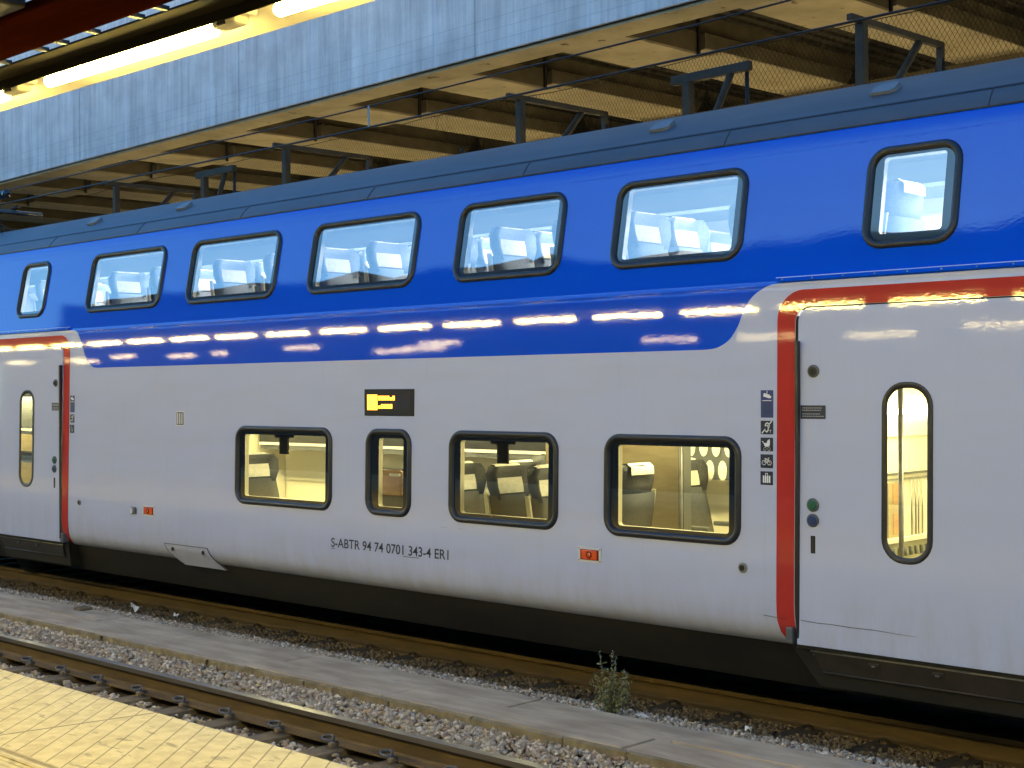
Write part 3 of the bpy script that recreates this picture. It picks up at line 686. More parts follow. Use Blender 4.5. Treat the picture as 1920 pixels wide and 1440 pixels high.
for x, y, r in ((-4.55,.72,pi),(-5.55,.55,pi),(-4.3,2.2,pi)): seat(seatU, x, y, 2.165 if x < -5 else 2.2, r)
for x, y, r in ((-8.22,.47,0),(-8.0,.95,0),(-7.25,.47,0),(-7.2,.95,0),(-7.7,2.0,0),(-7.1,2.0,0),(-11.02,.47,0),(-8.85,2.1,pi),(-7.35,.62,0),(-7.15,1.2,pi)):
    seat(seatL, x, y, .30, r)
b = MB(); b.box((-9.19,.33,1.17),(-8.86,.37,1.385), M['wood'], .03); b.box((-9.19,.36,.8),(-8.84,.42,1.40), M['seat'], .03); b.box((-9.0,.31,1.335),(-8.87,.34,1.36), M['cream'], .01); T(b, 'seat_table')
b = MB(); b.box((-6.35,.30,2.86),(-5.4,.85,2.885), M['wood'], .01); T(b, 'seat_table')

# ------------------------------------------------------------------ ground, ballast, rails
def grid_sheet(name, xs, ys, zf, m, kind='structure'):
    g = MB(); n = len(ys); vs = [(x, y, zf(x, y)) for x in xs for y in ys]
    g.add(vs, [(i*n+j, (i+1)*n+j, (i+1)*n+j+1, i*n+j+1) for i in range(len(xs)-1) for j in range(n-1)], m, True); return tag(g.build(name), kind=kind)
g = MB(); g.add([(-300,-300,-.42),(300,-300,-.42),(300,300,-.42),(-300,300,-.42)], [(0,1,2,3)], M['ground']); tag(g.build('ground'), kind='structure')
BY = [-3.95,-3.0,-1.98,-1.88,-1.72,-1.6,-1.2,-1.06,-.36,-.3,-.05,.2,.45,.62,.9,1.45,2.9,3.4]
BZ = [-.26,-.25,-.235,-.225,-.215,-.190,-.155,-.148,-.15,-.135,-.16,-.20,-.235,-.25,-.26,-.26,-.27,-.3]
bedz = lambda y: np.interp(y, BY, BZ)
grid_sheet('ballast_bed', np.linspace(-26, 6, 60), BY, lambda x, y: float(bedz(y))-.02, M['bed'])
NEARX = [-5.92+.56*k for k in range(-20, 14)]; FARX = [-5.72+.56*k for k in range(-26, 14)]
def stones(name, n, xr, yr, m, smin, smax, seed, avoid=None, dens=None):
    r = np.random.default_rng(seed); protos = []
    for k in range(14):
        bm = bmesh.new(); P = r.normal(size=(11,3)); P /= np.linalg.norm(P, axis=1)[:,None]; P *= r.uniform(.75,1.15,(11,1)); P[:,2] *= .8; P[:,0] *= r.uniform(1.,1.35)
        for p in P: bm.verts.new(p)
        h = bmesh.ops.convex_hull(bm, input=list(bm.verts)); bm.verts.index_update(); bmesh.ops.triangulate(bm, faces=list(bm.faces))
        vs = np.array([v.co[:] for v in bm.verts]); fs = np.array([[v.index for v in f.verts] for f in bm.faces]); protos.append((vs, fs)); bm.free()
    x = r.uniform(*xr, n); y = r.uniform(*yr, n)
    if avoid is not None: k = ~avoid(x, y); x, y = x[k], y[k]; n = len(x)
    s = r.uniform(smin, smax, n)*.5; V = []; F = []; off = 0
    for i in range(n):
        vs, fs = protos[i % 14]; a, b_, c_ = r.uniform(0, 2*pi, 3); ca, sa, cb, sb = cos(a), sin(a), cos(b_*.25), sin(b_*.25)
        R = np.array([[ca,-sa,0],[sa,ca,0],[0,0,1]]) @ np.array([[1,0,0],[0,cb,-sb],[0,sb,cb]])
        V.append(vs @ R.T * s[i] + (x[i], y[i], bedz(y[i])+r.uniform(-.008,.014))); F.append(fs+off); off += len(vs)
    V = np.concatenate(V); F = np.concatenate(F); me = bpy.data.meshes.new(name)
    me.vertices.add(len(V)); me.vertices.foreach_set('co', V.ravel()); me.loops.add(F.size); me.loops.foreach_set('vertex_index', F.ravel().astype(np.int32))
    me.polygons.add(len(F)); me.polygons.foreach_set('loop_start', np.arange(0, F.size, 3, dtype=np.int32)); me.update(calc_edges=True); me.validate()
    me.materials.append(m); o = bpy.data.objects.new(name, me); COL.objects.link(o); return tag(o, kind='stuff')
def near_sl(x, y):
    a = np.zeros(len(x), bool)
    for s in NEARX: a |= (np.abs(x-s) < .095) & (y < -1.9)
    return a & (rng.random(len(x)) > .18)
def far_sl(x, y):
    a = np.zeros(len(x), bool)
    for s in FARX: a |= (np.abs(x-s) < .10) & (y > .14)
    return a & (rng.random(len(x)) > .06)
stones('ballast_gravel', 19000, (-16.5,-1.5), (-3.2,-1.93), M['stone'], .028, .058, 1, near_sl)
stones('ballast_gravel', 20000, (-17.5,-1.5), (-1.76,-1.05), M['stone'], .026, .052, 2)
stones('ballast_gravel', 15000, (-20,-2), (-.38,.10), M['stone'], .020, .042, 3)
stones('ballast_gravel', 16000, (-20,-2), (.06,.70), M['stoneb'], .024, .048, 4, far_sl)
# walkway of concrete planks with a mossy kerb edge
wk = MB(); x = -26.0; xs = []
while x < 5: L = random.uniform(1.15, 1.7); xs.append((x, x+L)); x += L
for i, (a, c) in enumerate(xs):
    dz = random.uniform(-.006,.006); j = random.uniform(-.012,.012); a += .006; c -= .006
    wk.box((a,-.70+j,-.20),(c,-.355+random.uniform(-.012,.012),-.082+dz), M['walk'], .006)
x = -26.4; 
while x < 5:
    L = random.uniform(1.5, 2.3); dz = random.uniform(-.005,.005); wk.box((x+.005,-1.03+random.uniform(-.01,.01),-.20),(x+L-.005,-.703+random.uniform(-.006,.004),-.084+dz), M['walk'], .006); x += L
tag(wk.build('walkway'), kind='structure')
x = -26.2; kb = MB()
while x < 5:
    L = random.choice((.35,.5,.62,.8,1.0)); n = max(3, int(L/.06)); top = []; bot = []
    for k in range(n+1):
        xx = x+.006+(L-.012)*k/n; e = random.uniform(-.008,.006)*(2.2 if k in (0, n) else 1); top.append((xx,-1.062+e,-.088+random.uniform(-.008,.002))); bot.append((xx,-1.066+e,-.20))
    back = [(p[0],-1.03,-.0815-.004) for p in top]; N = n+1
    kb.add(back+top+bot, [(k,k+1,N+k+1,N+k) for k in range(n)]+[(N+k,N+k+1,2*N+k+1,2*N+k) for k in range(n)], M['kerb']); x += L
tag(kb.build('kerb'), kind='structure')

def rail_mb(y, zt, web):
    p = [(-.036,0),(-.030,.0),(.030,0),(.036,-.008),(.036,-.032),(.012,-.045),(.008,-.06),(.008,-.125),(.02,-.138),(.072,-.148),(.075,-.160),(-.075,-.160),(-.072,-.148),(-.02,-.138),(-.008,-.125),(-.008,-.06),(-.012,-.045),(-.036,-.032),(-.036,-.008)]
    p = [p[0]]+p[1:]; r = MB(); n = len(p); x0, x1 = -26, 6
    P = [(y+a, zt+b) for a, b in p]
    vs = [(x0, *q) for q in P]+[(x1, *q) for q in P]
    headf = {0,1,2,3,17,18}
    for i in range(n):
        r.add([vs[i], vs[(i+1)%n], vs[n+(i+1)%n], vs[n+i]], [(0,1,2,3)], M['head'] if (i in headf and web is M['web']) or i in (0,1) else web)
    return r
clip0 = None
def rail(y, zt, web, label, xs, side, group):
    r = rail_mb(y, zt, web).build('rail'); tag(r, label, 'rail', group)
    return r
rA = rail(-1.795, -.03, M['web'], 'rusty rail with a bright worn head nearest the yellow platform', None, None, 'rails of the two tracks')
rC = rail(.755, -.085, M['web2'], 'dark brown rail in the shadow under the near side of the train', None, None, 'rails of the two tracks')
# clips: a looped spring and its shoulder
def clip_mesh(side, big=True):
    c = MB(); pts = []
    for k in range(15):
        a = radians(-70+k*20); pts.append((.045*sin(a)+.0, side*(.030*cos(a)), .022+.030*cos(a)*.9))
    pts = [(-.01,side*.045,.010)]+pts[1:]
    loop = [( .030, side*-.045,.012),(.030, side*.0,.020),(.025,side*.04,.028),(.0,side*.062,.034),(-.03,side*.05,.040),(-.046,side*.012,.044),(-.03,side*-.02,.045),(.0,side*-.028,.043),(.020,side*-.012,.034),(.012,side*.012,.020)]
    loop = smooth3(loop, 3); c.tube([(x, y, z) for x, y, z in loop], .0105, M['clip'], 7)
    c.box((.038,side*.012,.0),(.085,side*.055,.026), M['sleeper'], .008); c.box((.072,side*.0,.002),(.10,side*.03,.018), M['web'], .005)
    return c
def smooth3(P, n):
    P = [Vector(p) for p in P]; out = []
    for i in range(len(P)-1):
        p0, p1, p2, p3 = P[max(i-1,0)], P[i], P[i+1], P[min(i+2,len(P)-1)]
        for k in range(n):
            t = k/n; out.append(.5*((2*p1)+(-p0+p2)*t+(2*p0-5*p1+4*p2-p3)*t*t+(-p0+3*p1-3*p2+p3)*t**3))
    out.append(P[-1]); return [tuple(p) for p in out]
c0 = clip_mesh(-1).build('rail_clip', rA); c0.scale = (.82,.85,1.15)
for i, x in enumerate([q for q in NEARX if -14 < q < -3]):
    c = c0 if i == 0 else c0.copy()
    if i: COL.objects.link(c)
    c.location = (x-.01, -1.897, -.182)
c1m = MB(); c1m.box((-.025,-.03,-.01),(.025,.03,.022), M['web2'], .006); c1m.tube([(-.02,-.03,.012),(-.028,-.035,.030),(0,-.01,.038),(.025,.0,.026)], .008, M['black'], 6)
c1 = c1m.build('rail_clip', rC)
for i, x in enumerate([q for q in FARX if -16 < q < -2]):
    c = c1 if i == 0 else c1.copy()
    if i: COL.objects.link(c)
    c.location = (x, .665, -.238)
# sleepers
s0 = MB(); s0.box((-.085,-3.86,-.34),(.085,-1.25,-.198), M['sleeper'], .012)
s0 = tag(s0.build('sleeper'), 'tan concrete sleeper beneath the rusty clipped rail beside the platform', 'sleeper', 'sleepers of the near track')
for i, x in enumerate(NEARX):
    c = s0 if i == 0 else s0.copy()
    if i: COL.objects.link(c)
    c.location.x = x
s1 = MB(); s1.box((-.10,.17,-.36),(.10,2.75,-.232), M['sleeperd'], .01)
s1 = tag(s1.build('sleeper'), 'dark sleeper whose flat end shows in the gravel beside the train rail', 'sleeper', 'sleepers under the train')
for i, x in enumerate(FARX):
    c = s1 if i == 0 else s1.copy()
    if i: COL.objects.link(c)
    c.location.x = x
# platform
p = MB(); p.box((-60,-16,-.4),(40,-4.05,.40), M['conc']); p.box((-60,-16,.40),(40,-3.92,.55), M['paving'], .006)
p.box((-60,-4.80,.5504),(40,-4.775,.556), M['paving']); tag(p.build('platform'), kind='structure')

# ------------------------------------------------------------------ litter, weed
def litter(x, y, z, s, label, flat=False):
    r = random.Random(int(abs(x)*100)); m = MB(); n = 7; vs = []
    for k in range(n): a = 2*pi*k/n; R = s*r.uniform(.35,1.); vs.append((x+R*cos(a), y+R*sin(a)*.6, z+(0 if flat else r.uniform(0, s*1.2))))
    vs.append((x, y, z+s*(.2 if flat else .7))); m.add(vs, [(k,(k+1)%n,n) for k in range(n)], M['paper'])
    vs2 = [(a, b+.004, c+.004) for a, b, c in vs]; m.add(vs2, [(k,(k+1)%n,n) for k in range(n)], M['paper'])
    return tag(m.build('litter_paper'), label, 'litter', 'paper scraps on the ballast')
litter(-12.62,.10,-.155,.085,'larger crumpled white paper scrap at the left beside the train rail')
litter(-12.02,.18,-.17,.05,'small white paper scrap just right of the larger crumpled one')
litter(-6.30,-.22,-.13,.045,'white strip of litter left of the weed', True)
litter(-5.98,-.10,-.14,.075,'flat white scrap of litter at the right foot of the weed', True)
litter(-5.28,.12,-.175,.04,'pale scrap lying on the sleeper end right of the weed')
stn = MB(); stn.box((-12.78,-.50,-.09),(-12.62,-.36,-.05), M['stoneb'], .02); tag(stn.build('loose_stone'), 'flat brown loose stone lying on the far edge of the walkway', 'stone')
plant = empty('weed_plant', (-6.13,-.24,-.15), 'bushy green weed growing in gravel between the walkway and the train', 'plant')
st = MB(); lf = MB(); fl = MB(); rr = random.Random(3)
for k in range(46):
    a = rr.uniform(0, 2*pi); sp = rr.uniform(.02,.17); h = rr.uniform(.12,.33)*(1-1.2*max(0, sp-.09))
    if k < 5: h = rr.uniform(.38,.47); sp = rr.uniform(.02,.09)
    P = [(0,0,0),(sp*.35*cos(a),sp*.35*sin(a),h*.35),(sp*.8*cos(a),sp*.8*sin(a)*.7,h*.72),(sp*cos(a)+rr.uniform(-.02,.02),sp*sin(a)*.7,h)]
    P = smooth3(P, 3); st.tube(P, [.0022*(1-.6*i/len(P)) for i in range(len(P))], M['stem'], 4)
    for q in P[2:]:
        for _ in range(4 if k >= 5 else 2):
            d = Vector((rr.gauss(0,1), rr.gauss(0,1), rr.gauss(.3,.8))).normalized(); L = rr.uniform(.012,.034); w = d.cross(Vector((rr.gauss(0,1),rr.gauss(0,1),1))).normalized()*L*.22
            o_ = Vector(q)+Vector((rr.uniform(-.012,.012), rr.uniform(-.012,.012), rr.uniform(-.012,.012))); lf.add([o_, o_+d*L*.5+w, o_+d*L, o_+d*L*.5-w], [(0,1,2,3)], M['leaf'])
    if k < 16:
        for q in P[-4:]:
            for _ in range(2):
                c_ = Vector(q)+Vector((rr.uniform(-.008,.008),rr.uniform(-.008,.008),rr.uniform(-.01,.01))); s = .0035; fl.add([c_+Vector((s,0,0)),c_+Vector((0,s,0)),c_+Vector((-s,0,0)),c_+Vector((0,-s,0)),c_+Vector((0,0,s)),c_+Vector((0,0,-s))],[(0,1,4),(1,2,4),(2,3,4),(3,0,4),(1,0,5),(2,1,5),(3,2,5),(0,3,5)],M['flower'])
st.build('stem', plant); lf.build('foliage', plant); fl.build('flowers', plant)

# ------------------------------------------------------------------ the bridge overhead, turned 2.8 degrees
BA = radians(2.8)
br = empty('concrete_bridge', (0,0,6.3), 'long weathered concrete bridge passing over the tracks behind the train', 'bridge', rz=0)
br.rotation_euler = (0,0,-BA)   # s along, t away
S0, S1 = -52., 14.
joints = [S0, -40.4, -34.9, -29.4, -23.92, -18.59, -13.09, -7.6, -2.1, S1]
for a, c in zip(joints[:-1], joints[1:]):
    f = MB(); f.box((a+.006,4.55,.0),(c-.006,4.80,3.4), M['fascia'], .008)
    f.build('fascia_panel', br)
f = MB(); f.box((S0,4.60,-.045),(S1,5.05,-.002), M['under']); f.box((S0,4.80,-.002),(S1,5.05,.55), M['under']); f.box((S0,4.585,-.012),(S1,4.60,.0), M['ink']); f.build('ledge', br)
f = MB(); f.box((S0,4.81,.56),(S1,30,.80), M['deck'])
for k in range(int((S1-S0)/.22)): f.box((S0+k*.22,5.06,.52),(S0+k*.22+.09,30,.56), M['deck'])
f.build('deck', br)
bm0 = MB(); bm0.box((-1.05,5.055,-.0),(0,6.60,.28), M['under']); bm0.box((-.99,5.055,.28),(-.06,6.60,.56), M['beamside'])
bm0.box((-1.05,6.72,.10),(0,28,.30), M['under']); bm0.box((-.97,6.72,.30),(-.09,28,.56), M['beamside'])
for side in (-.0,): bm0.box((-.004,5.06,.03),(.002,6.59,.275), M['beamside'])
bm0.box((.002,6.54,-.01),(.03,6.585,.56), M['step'])
bm0.box((-.005,6.73,.115),(.003,27.9,.295), M['beamside'])
b0 = bm0.build('cross_beam', br)
for k in range(-13, 6):
    c = b0 if k == -13 else b0.copy()
    if k != -13: COL.objects.link(c)
    c.location.x = -13.86+2.77*k
f = MB(); f.box((S0,9.9,-.25),(S1,10.5,.10), M['beamside'], .01); f.box((S0,13.3,-.05),(S1,13.6,.10), M['beamside']); f.build('long_beam', br)
for s in (-44,-33,-22,-11,0):
    f = MB(); f.tube([(s,14.6,-6.7),(s,14.6,.0)], .45, M['beamside'], 24); f.build('column', br)
# chain-link net hanging from the beam ends
net = MB(); N0, N1, NZ0, NZ1 = -29., -4.5, -2.1, -.02; H = NZ1-NZ0; cell = .062
def npt(s, z):
    t = 6.66+.05*sin(s*1.3)+.03*sin(s*3.1+z*2)+.06*(NZ1-z)*sin(s*.7+1); return Vector((s+.012*sin(z*9+s*2), t, z+.02*sin(s*2.2)*(NZ1-z)))
V = []; F = []
for k in range(int((N1-N0+H)/cell)):
    for dr in (1, -1):
        s0 = N0-H*.5+k*cell if dr == 1 else N0+H*.5+k*cell*1.
        n = 9; pts = []
        for i in range(n+1):
            z = NZ1-H*i/n; s = s0+(i/n)*H*.62*dr; pts.append(npt(s, z))
        for i in range(n):
            a, c = pts[i], pts[i+1]; d = (c-a); w = Vector((d.z, 0, -d.x)).normalized()*.0024; b_ = len(V)
            V += [a-w, a+w, c+w, c-w]; F.append((b_, b_+1, b_+2, b_+3))
net.add(V, F, M['mesh']); net.tube([tuple(npt(s, NZ1)) for s in np.linspace(N0, N1, 90)], .006, M['mesh'], 5)
no = net.build('chain_link_net'); no.matrix_world = br.matrix_world if False else Matrix.Translation((0,0,6.3)) @ Matrix.Rotation(-BA, 4, 'Z')
tag(no, 'sagging chain-link net hung under the bridge beams above the train roof', 'net')
# steel brackets standing behind the train
def bracket(s, t, ztop, kind, label, h=2.0):
    e = empty('steel_bracket', (s*cos(BA)+t*sin(BA), -s*sin(BA)+t*cos(BA), 0), label, 'bracket', 'steel brackets behind the train roof', rz=-BA)
    p = MB(); p.box((-.045,-.04,3.0),(.045,.04,ztop), M['post'], .005); p.box((-.06,-.015,3.0),(-.045,.015,ztop), M['post']); p.build('post', e)
    a = MB()
    if kind == 'out':
        a.box((-.03,-.20,ztop),(.03,1.42,ztop+.06), M['post'], .006); a.build('arm', e); b = MB(); b.tube([(0,.05,ztop-1.05),(0,1.0,ztop)], .036, M['post'], 6); b.build('brace', e)
        c = MB(); c.box((-.03,1.36,ztop-.5),(.03,1.42,ztop+.05), M['post']); c.tube([(.03,1.39,ztop-.1),(.08,1.36,ztop-.5)], .012, M['black'], 5); c.tube([(-.03,1.39,ztop-.05),(-.10,1.40,ztop-.6)], .01, M['black'], 5); c.build('hanger', e)
    else:
        a.box((-.20,-.035,ztop-.02),(.78,.035,ztop+.07), M['post'], .006); a.build('arm', e); b = MB(); b.tube([(.05,0,ztop-.95),(.55,0,ztop)], .036, M['post'], 6); b.build('brace', e)
        c = MB(); c.tube([(.70,.05,ztop),(.70,.05,ztop-.7)], .02, M['black'], 6); c.build('hanger', e)
    return e
bracket(-6.84,3.68,5.38,'out','steel bracket furthest right behind the train roof, long sloping arm')
bracket(-8.80,3.58,5.16,'in','short steel bracket with raised arm above the fifth large upper window')
bracket(-11.13,3.47,5.30,'out','steel bracket with long arm above the middle of the train roof')
bracket(-15.40,3.24,5.28,'out','steel bracket with long arm in the left third above the train roof')
bracket(-19.8,3.1,5.25,'out','steel bracket furthest left, dark against the bridge beams')
bracket(-17.3,3.15,5.12,'in','short dark steel bracket between the two leftmost long-armed brackets')
for i, (s, t, zt, lab) in enumerate(((-12.6,3.9,4.95,'thin upright rod with a small cap left of the middle bracket'),(-13.0,4.0,4.80,'short dark upright beside the thin capped rod'),(-15.9,3.9,4.75,'thin upright left of the left-third bracket'),(-8.0,5.6,5.75,'twisted wire hanging beside a dark upright near the right bracket'))):
    m = MB(); X, Yy = s*cos(BA)+t*sin(BA), -s*sin(BA)+t*cos(BA); r_ = .012 if i in (0,3) else .03
    m.tube([(X,Yy,3.2),(X,Yy,zt)], r_, M['post'], 6)
    if i == 0: m.tube([(X,Yy,zt),(X,Yy,zt+.05)], .025, M['black'], 8)
    if i == 3: m.tube([(X-.15,Yy,3.8),(X-.05,Yy,4.6),(X-.12,Yy,4.9),(X,Yy,5.7)], .01, M['wirel'], 5)
    tag(m.build('upright_rod'), lab, 'rod')
# loose cables lying along behind the roof
cb = MB(); rr = random.Random(5)
for j in range(3):
    P = [(x, 4.1+.15*sin(x*1.1+j)+j*.08, 4.40+.018*(x+19)+.16*abs(sin(x*.62+j*.4))-.03*j) for x in np.arange(-24, -1, .35)]; cb.tube(P, .014-.003*j, M['black'] if j else M['post'], 5)
tag(cb.build('cable_bundle'), 'bundle of dark loose cables running along just behind the train roof', 'cable')

# ------------------------------------------------------------------ overhead wires
def wire(name, pts, r, label, m=None):
    w = MB(); w.tube(pts, r, m or M['wire'], 6); return w
w = wire('x', [(-40,1.4,4.50),(-18.1,1.4,4.575),(-10.9,1.4,4.60),(-4.5,1.4,4.665),(14,1.4,4.74)], .010, ''); tag(w.build('contact_wire'), 'lower overhead wire running just above the train roof', 'wire', 'overhead wires')
w = wire('x', [(-40,1.4,4.6),(-25,1.4,4.68),(-18,1.4,4.745),(-10.92,1.4,4.80),(-6.72,1.4,4.88),(-3,1.4,5.0),(14,1.4,5.6)], .008, ''); tag(w.build('messenger_wire'), 'upper thin overhead wire above the train roof', 'wire', 'overhead wires')
w = MB(); w.box((-10.512,1.392,4.605),(-10.488,1.400,4.815), M['wirel']); tag(w.build('dropper'), 'flat grey dropper joining the two overhead wires', 'dropper')
for z, y, r, l in ((5.35,-2.55,.009,'overhead wire of the near track, low'),(6.25,-2.6,.008,'overhead wire of the near track, high'),(6.9,-1.2,.007,'thin feeder wire high above the walkway')):
    w = MB(); w.tube([(x, y, z+.02*sin(x*.2)) for x in np.arange(-80, 60, 4.)], r, M['wire'], 6); tag(w.build('overhead_wire'), l, 'wire')
# pantograph at the left end of the roof
pg = empty('pantograph', (-17.9,1.4,4.0), 'dark pantograph with insulators on the roof at the far left edge', 'pantograph')
b = MB(); b.box((-.8,-.5,-.02),(.55,.5,.08), M['step'], .02); b.build('base_frame', pg)
b = MB()
for x, y in ((-.6,-.45),(.45,-.45),(.45,.45)):
    for k in range(6): b.tube([(x,y,.05+k*.045),(x,y,.07+k*.045)], .05 if k % 2 == 0 else .03, M['porcelain'], 12)
b.build('insulator', pg)
b = MB(); b.tube([(.45,0,.1),(-.5,0,.42),(.30,-.0,.50)], .022, M['step'], 8); b.tube([(.30,-.35,.42),(.30,.35,.42)], .03, M['porcelain'], 8); b.box((-.35,-.42,.44),(.36,-.34,.50), M['black'], .01); b.build('arm', pg)
b = MB(); b.tube(smooth3([(.2,-.4,.47),(.45,-.42,.44),(.70,-.45,.25),(.78,-.45,.02)], 5), .012, M['black'], 6); b.tube(smooth3([(.25,-.3,.42),(.5,-.35,.34),(.66,-.4,.05)], 5), .010, M['black'], 6); b.build('cable', pg)
ins = MB()
for k in range(9): ins.tube([(-18.6+k*.09,1.38,4.66+k*.004),(-18.56+k*.09,1.38,4.662+k*.004)], .055, M['porcelain'], 12)
ins.tube([(-18.7,1.38,4.655),(-17.75,1.38,4.70)], .022, M['porcelain'], 8); tag(ins.build('wire_insulator'), 'ribbed dark insulator in the overhead wire at the left edge', 'insulator')

# ------------------------------------------------------------------ platform canopy with lamps
CX0, CX1 = -40., 25.
cn = empty('platform_canopy', (-4,-7,.55), 'low platform canopy with rusty brown beam and cream soffit, top left corner', 'canopy')
def C(mb, name):
    o = mb.build(name, cn); o.matrix_parent_inverse = Matrix.Translation((4,7,-.55)); return o
b = MB(); b.box((CX0,-5.155,3.15),(CX1,-4.945,3.20), M['soffit'], .004); C(b, 'soffit_panel')
b = MB(); b.box((CX0,-5.298,3.150),(CX1,-5.158,3.157), M['olive']); b.box((-3.2,-5.29,3.157),(CX1,-5.16,3.24), M['olive']); b.box((CX0,-5.204,3.118),(CX1,-5.199,3.156), M['olive']); C(b, 'dark_panel')  # last box is a thin lip added to keep tube light off the beam
b = MB(); b.box((CX0,-4.95,3.20),(CX1,-4.90,3.26), M['rust']); C(b, 'edge_trim')
b = MB(); b.box((CX0,-5.46,3.15),(CX1,-5.345,3.18), M['rust'], .004); b.box((CX0,-5.595,3.145),(CX1,-5.455,3.175), M['rust'], .008); b.box((-3.45,-5.59,3.18),(CX1,-5.35,3.35), M['rust']); C(b, 'rusty_beam')
for k in range(26):
    x = -6.6+k*.19+ (.06 if k%3==0 else 0); b = MB(); b.box((x,-5.350,3.152),(x+.018,-5.295,3.165), M['step']); C(b, 'spacer')
b = MB()
# roof deck with slots at the left
b.box((-3.0,-5.29,3.36),(CX1,-4.90,3.40), M['rust']); pass
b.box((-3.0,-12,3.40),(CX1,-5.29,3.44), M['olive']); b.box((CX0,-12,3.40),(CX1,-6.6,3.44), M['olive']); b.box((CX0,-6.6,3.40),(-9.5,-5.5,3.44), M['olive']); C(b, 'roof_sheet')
b = MB(); b.box((-3.98,-5.80,3.15),(-3.80,-5.60,3.42), M['step'], .01); b.box((-3.62,-5.80,3.15),(-3.30,-5.60,3.42), M['rust'])
for x in (-3.84,-3.25,-4.6,-5.6): b.box((x-.05,-6.7,3.2),(x+.05,-5.59,3.36), M['step'], .01)
b.box((CX0,-5.95,3.22),(CX1,-5.83,3.38), M['rust']); C(b, 'cross_rafter')
for x in (-22,-13,2,12):
    b = MB(); b.box((x-.09,-7.9,.55),(x+.09,-7.7,3.40), M['rust'], .01); C(b, 'canopy_post')
def lamp(x, y, z, label, group, tm):
    e = empty('fluorescent_lamp', (x,y,z), label, 'lamp', group)
    h = MB(); h.box((0,-.035,.005),(1.16,.035,.03), M['soffit'], .008); h.box((1.01,-.028,-.020),(1.13,.030,.010), M['soffit'], .014); h.box((1.045,-.032,-.015),(1.085,-.022,.0), M['black'], .004); h.build('housing', e)
    t = MB(); t.tube([(.0,.0,-.012),(.015,0,-.012),(.99,0,-.012),(1.0,0,-.012)], [.010,.020,.020,.010], tm, 12); t.build('tube', e); return e
l0 = lamp(-4.50,-5.165,3.125,'lit fluorescent lamp under the canopy edge, the whole one at top left','lit lamps along the canopy edge',M['tube'])
for k in range(-20, 8):
    if k == 0: continue
    c = copy_tree(l0); c.location.x = -4.50+1.29*k
    c['label'] = {-1: 'lit fluorescent lamp cut by the left edge of the photo', 1: 'lit fluorescent lamp cut by the top edge of the photo'}.get(k, 'lit fluorescent lamp further along the canopy edge, out of the photo')
for k in range(-22, 6):
    if k in (-17,-14,-9,-8,-5,-1,2): continue
    c = copy_tree(l0); c.location = (-4.2+1.35*k+.4*sin(k*5.1), -9.2+.5*sin(k*2.3), 3.18+.05*sin(k*3.7)); c['label'] = 'lit fluorescent lamp of the rear row under the canopy'; [q for q in bpy.data.objects if q.parent == c and q.name.startswith('tube')][0].material_slots[0].link = 'OBJECT'; [q for q in bpy.data.objects if q.parent == c and q.name.startswith('tube')][0].material_slots[0].material = M['tuber']; c['group'] = 'rear row of canopy lamps'
lf0 = lamp(-24,7.3,3.4,'lit fluorescent lamp of the platform beyond the train','lamps of the far platform',M['tube2'])
lf0.rotation_euler = (pi,0,0)
for k in range(1, 16):
    c = copy_tree(lf0); c.location.x = -24+1.9*k
for k in range(0, 12):
    c = copy_tree(lf0); c.location = (-30+2.6*k, 12.0, 3.6); c['group'] = 'lamps of the farther platform'; c['label'] = 'lit fluorescent lamp of the farthest platform'
f = MB(); f.box((-60,5.9,-.4),(40,9.4,.55), M['conc']); tag(f.build('far_platform'), kind='structure')

# ------------------------------------------------------------------ what stands behind the viewer (seen only in reflections)
def building(x0, x1, y, h, label):
    e = empty('station_building', ((x0+x1)/2,y,0), label, 'building')
    m = MB(); L = (x1-x0)/2; m.box((-L,-8,-.4),(L,0,h), M['brickdark']); m.build('wall', e)
    r = MB(); n = 14; P = [(-L+2*L*k/n) for k in range(n+1)]; hh = [h+random.uniform(0,.7) for _ in P]
    r.add([(x,.15,h-.4) for x in P]+[(x,.15,z) for x, z in zip(P,hh)]+[(x,-8.2,z+.3) for x, z in zip(P,hh)], [(k,k+1,n+2+k,n+1+k) for k in range(n)]+[(n+1+k,n+2+k,2*n+3+k,2*n+2+k) for k in range(n)], M['hill']); r.build('roof', e)
    return e
building(-78,-40,-31,19.4,'long dark station building behind the viewer at the left'); building(-39.5,-16,-30,18.8,'dark station building behind the viewer in the middle'); building(-15.5,14,-30.5,19.1,'dark station building behind the viewer at the right')

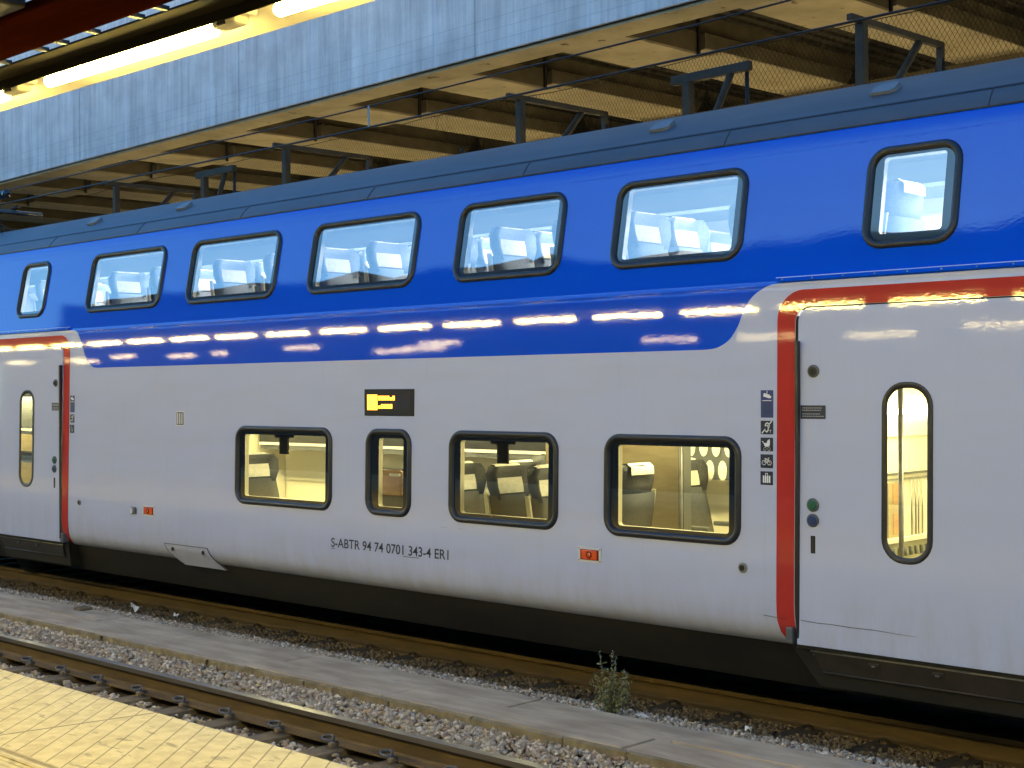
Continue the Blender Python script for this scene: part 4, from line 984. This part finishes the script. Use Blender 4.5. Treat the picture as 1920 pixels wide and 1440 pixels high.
# ------------------------------------------------------------------ camera, sky, sun
th, pit, rol = radians(43.802183), radians(.248475), radians(-.35)
F_ = Vector((-sin(th)*cos(pit), cos(th)*cos(pit), sin(pit))); R_ = Vector((cos(th), sin(th), 0)); U_ = R_.cross(F_)
R2 = R_*cos(rol)+U_*sin(rol); U2 = -R_*sin(rol)+U_*cos(rol)
cam = bpy.data.cameras.new('camera'); co = bpy.data.objects.new('camera', cam); COL.objects.link(co)
mw = Matrix.Identity(4)
for i in range(3): mw[i][0] = R2[i]; mw[i][1] = U2[i]; mw[i][2] = -F_[i]
mw[0][3], mw[1][3], mw[2][3] = 0, -7.57, 2.05
co.matrix_world = mw; cam.sensor_width = 36; cam.lens = 2662/1920*36; cam.clip_end = 1000; cam.clip_start = .05
SC.camera = co
W = bpy.data.worlds.new('World'); SC.world = W; W.use_nodes = True; nt = W.node_tree; bg = nt.nodes['Background']
sky = nt.nodes.new('ShaderNodeTexSky'); sky.sky_type = 'NISHITA'; sky.sun_disc = False
SE, SAZ = radians(16), radians(205)     # sun low behind the viewer, hidden by the buildings
sky.sun_elevation = SE; sky.sun_rotation = SAZ; sky.air_density = 1.3; sky.dust_density = .6; sky.ozone_density = 2.0
mx = nt.nodes.new('ShaderNodeMix'); mx.data_type = 'RGBA'; mx.blend_type = 'MULTIPLY'; mx.inputs[0].default_value = 1; mx.inputs[7].default_value = (.43,.88,1.38,1)
nt.links.new(sky.outputs[0], mx.inputs[6]); nt.links.new(mx.outputs[2], bg.inputs[0]); bg.inputs[1].default_value = .15
sl = bpy.data.lights.new('sun', 'SUN'); sl.energy = .5; sl.angle = radians(10); sl.color = (1,.93,.85); so = bpy.data.objects.new('sun', sl); COL.objects.link(so)
d = Vector((sin(SAZ)*cos(SE), cos(SAZ)*cos(SE), sin(SE))); so.rotation_euler = (-d).to_track_quat('-Z', 'Y').to_euler()
SC.view_settings.view_transform = 'Standard'; SC.view_settings.look = 'None'; SC.view_settings.exposure = 1.08; SC.view_settings.gamma = 1
SC.cycles.use_denoising = True; SC.cycles.max_bounces = 8; SC.cycles.transparent_max_bounces = 12; SC.cycles.sample_clamp_indirect = 6
SC.cycles.caustics_reflective = False; SC.cycles.caustics_refractive = False; SC.cycles.use_light_tree = True
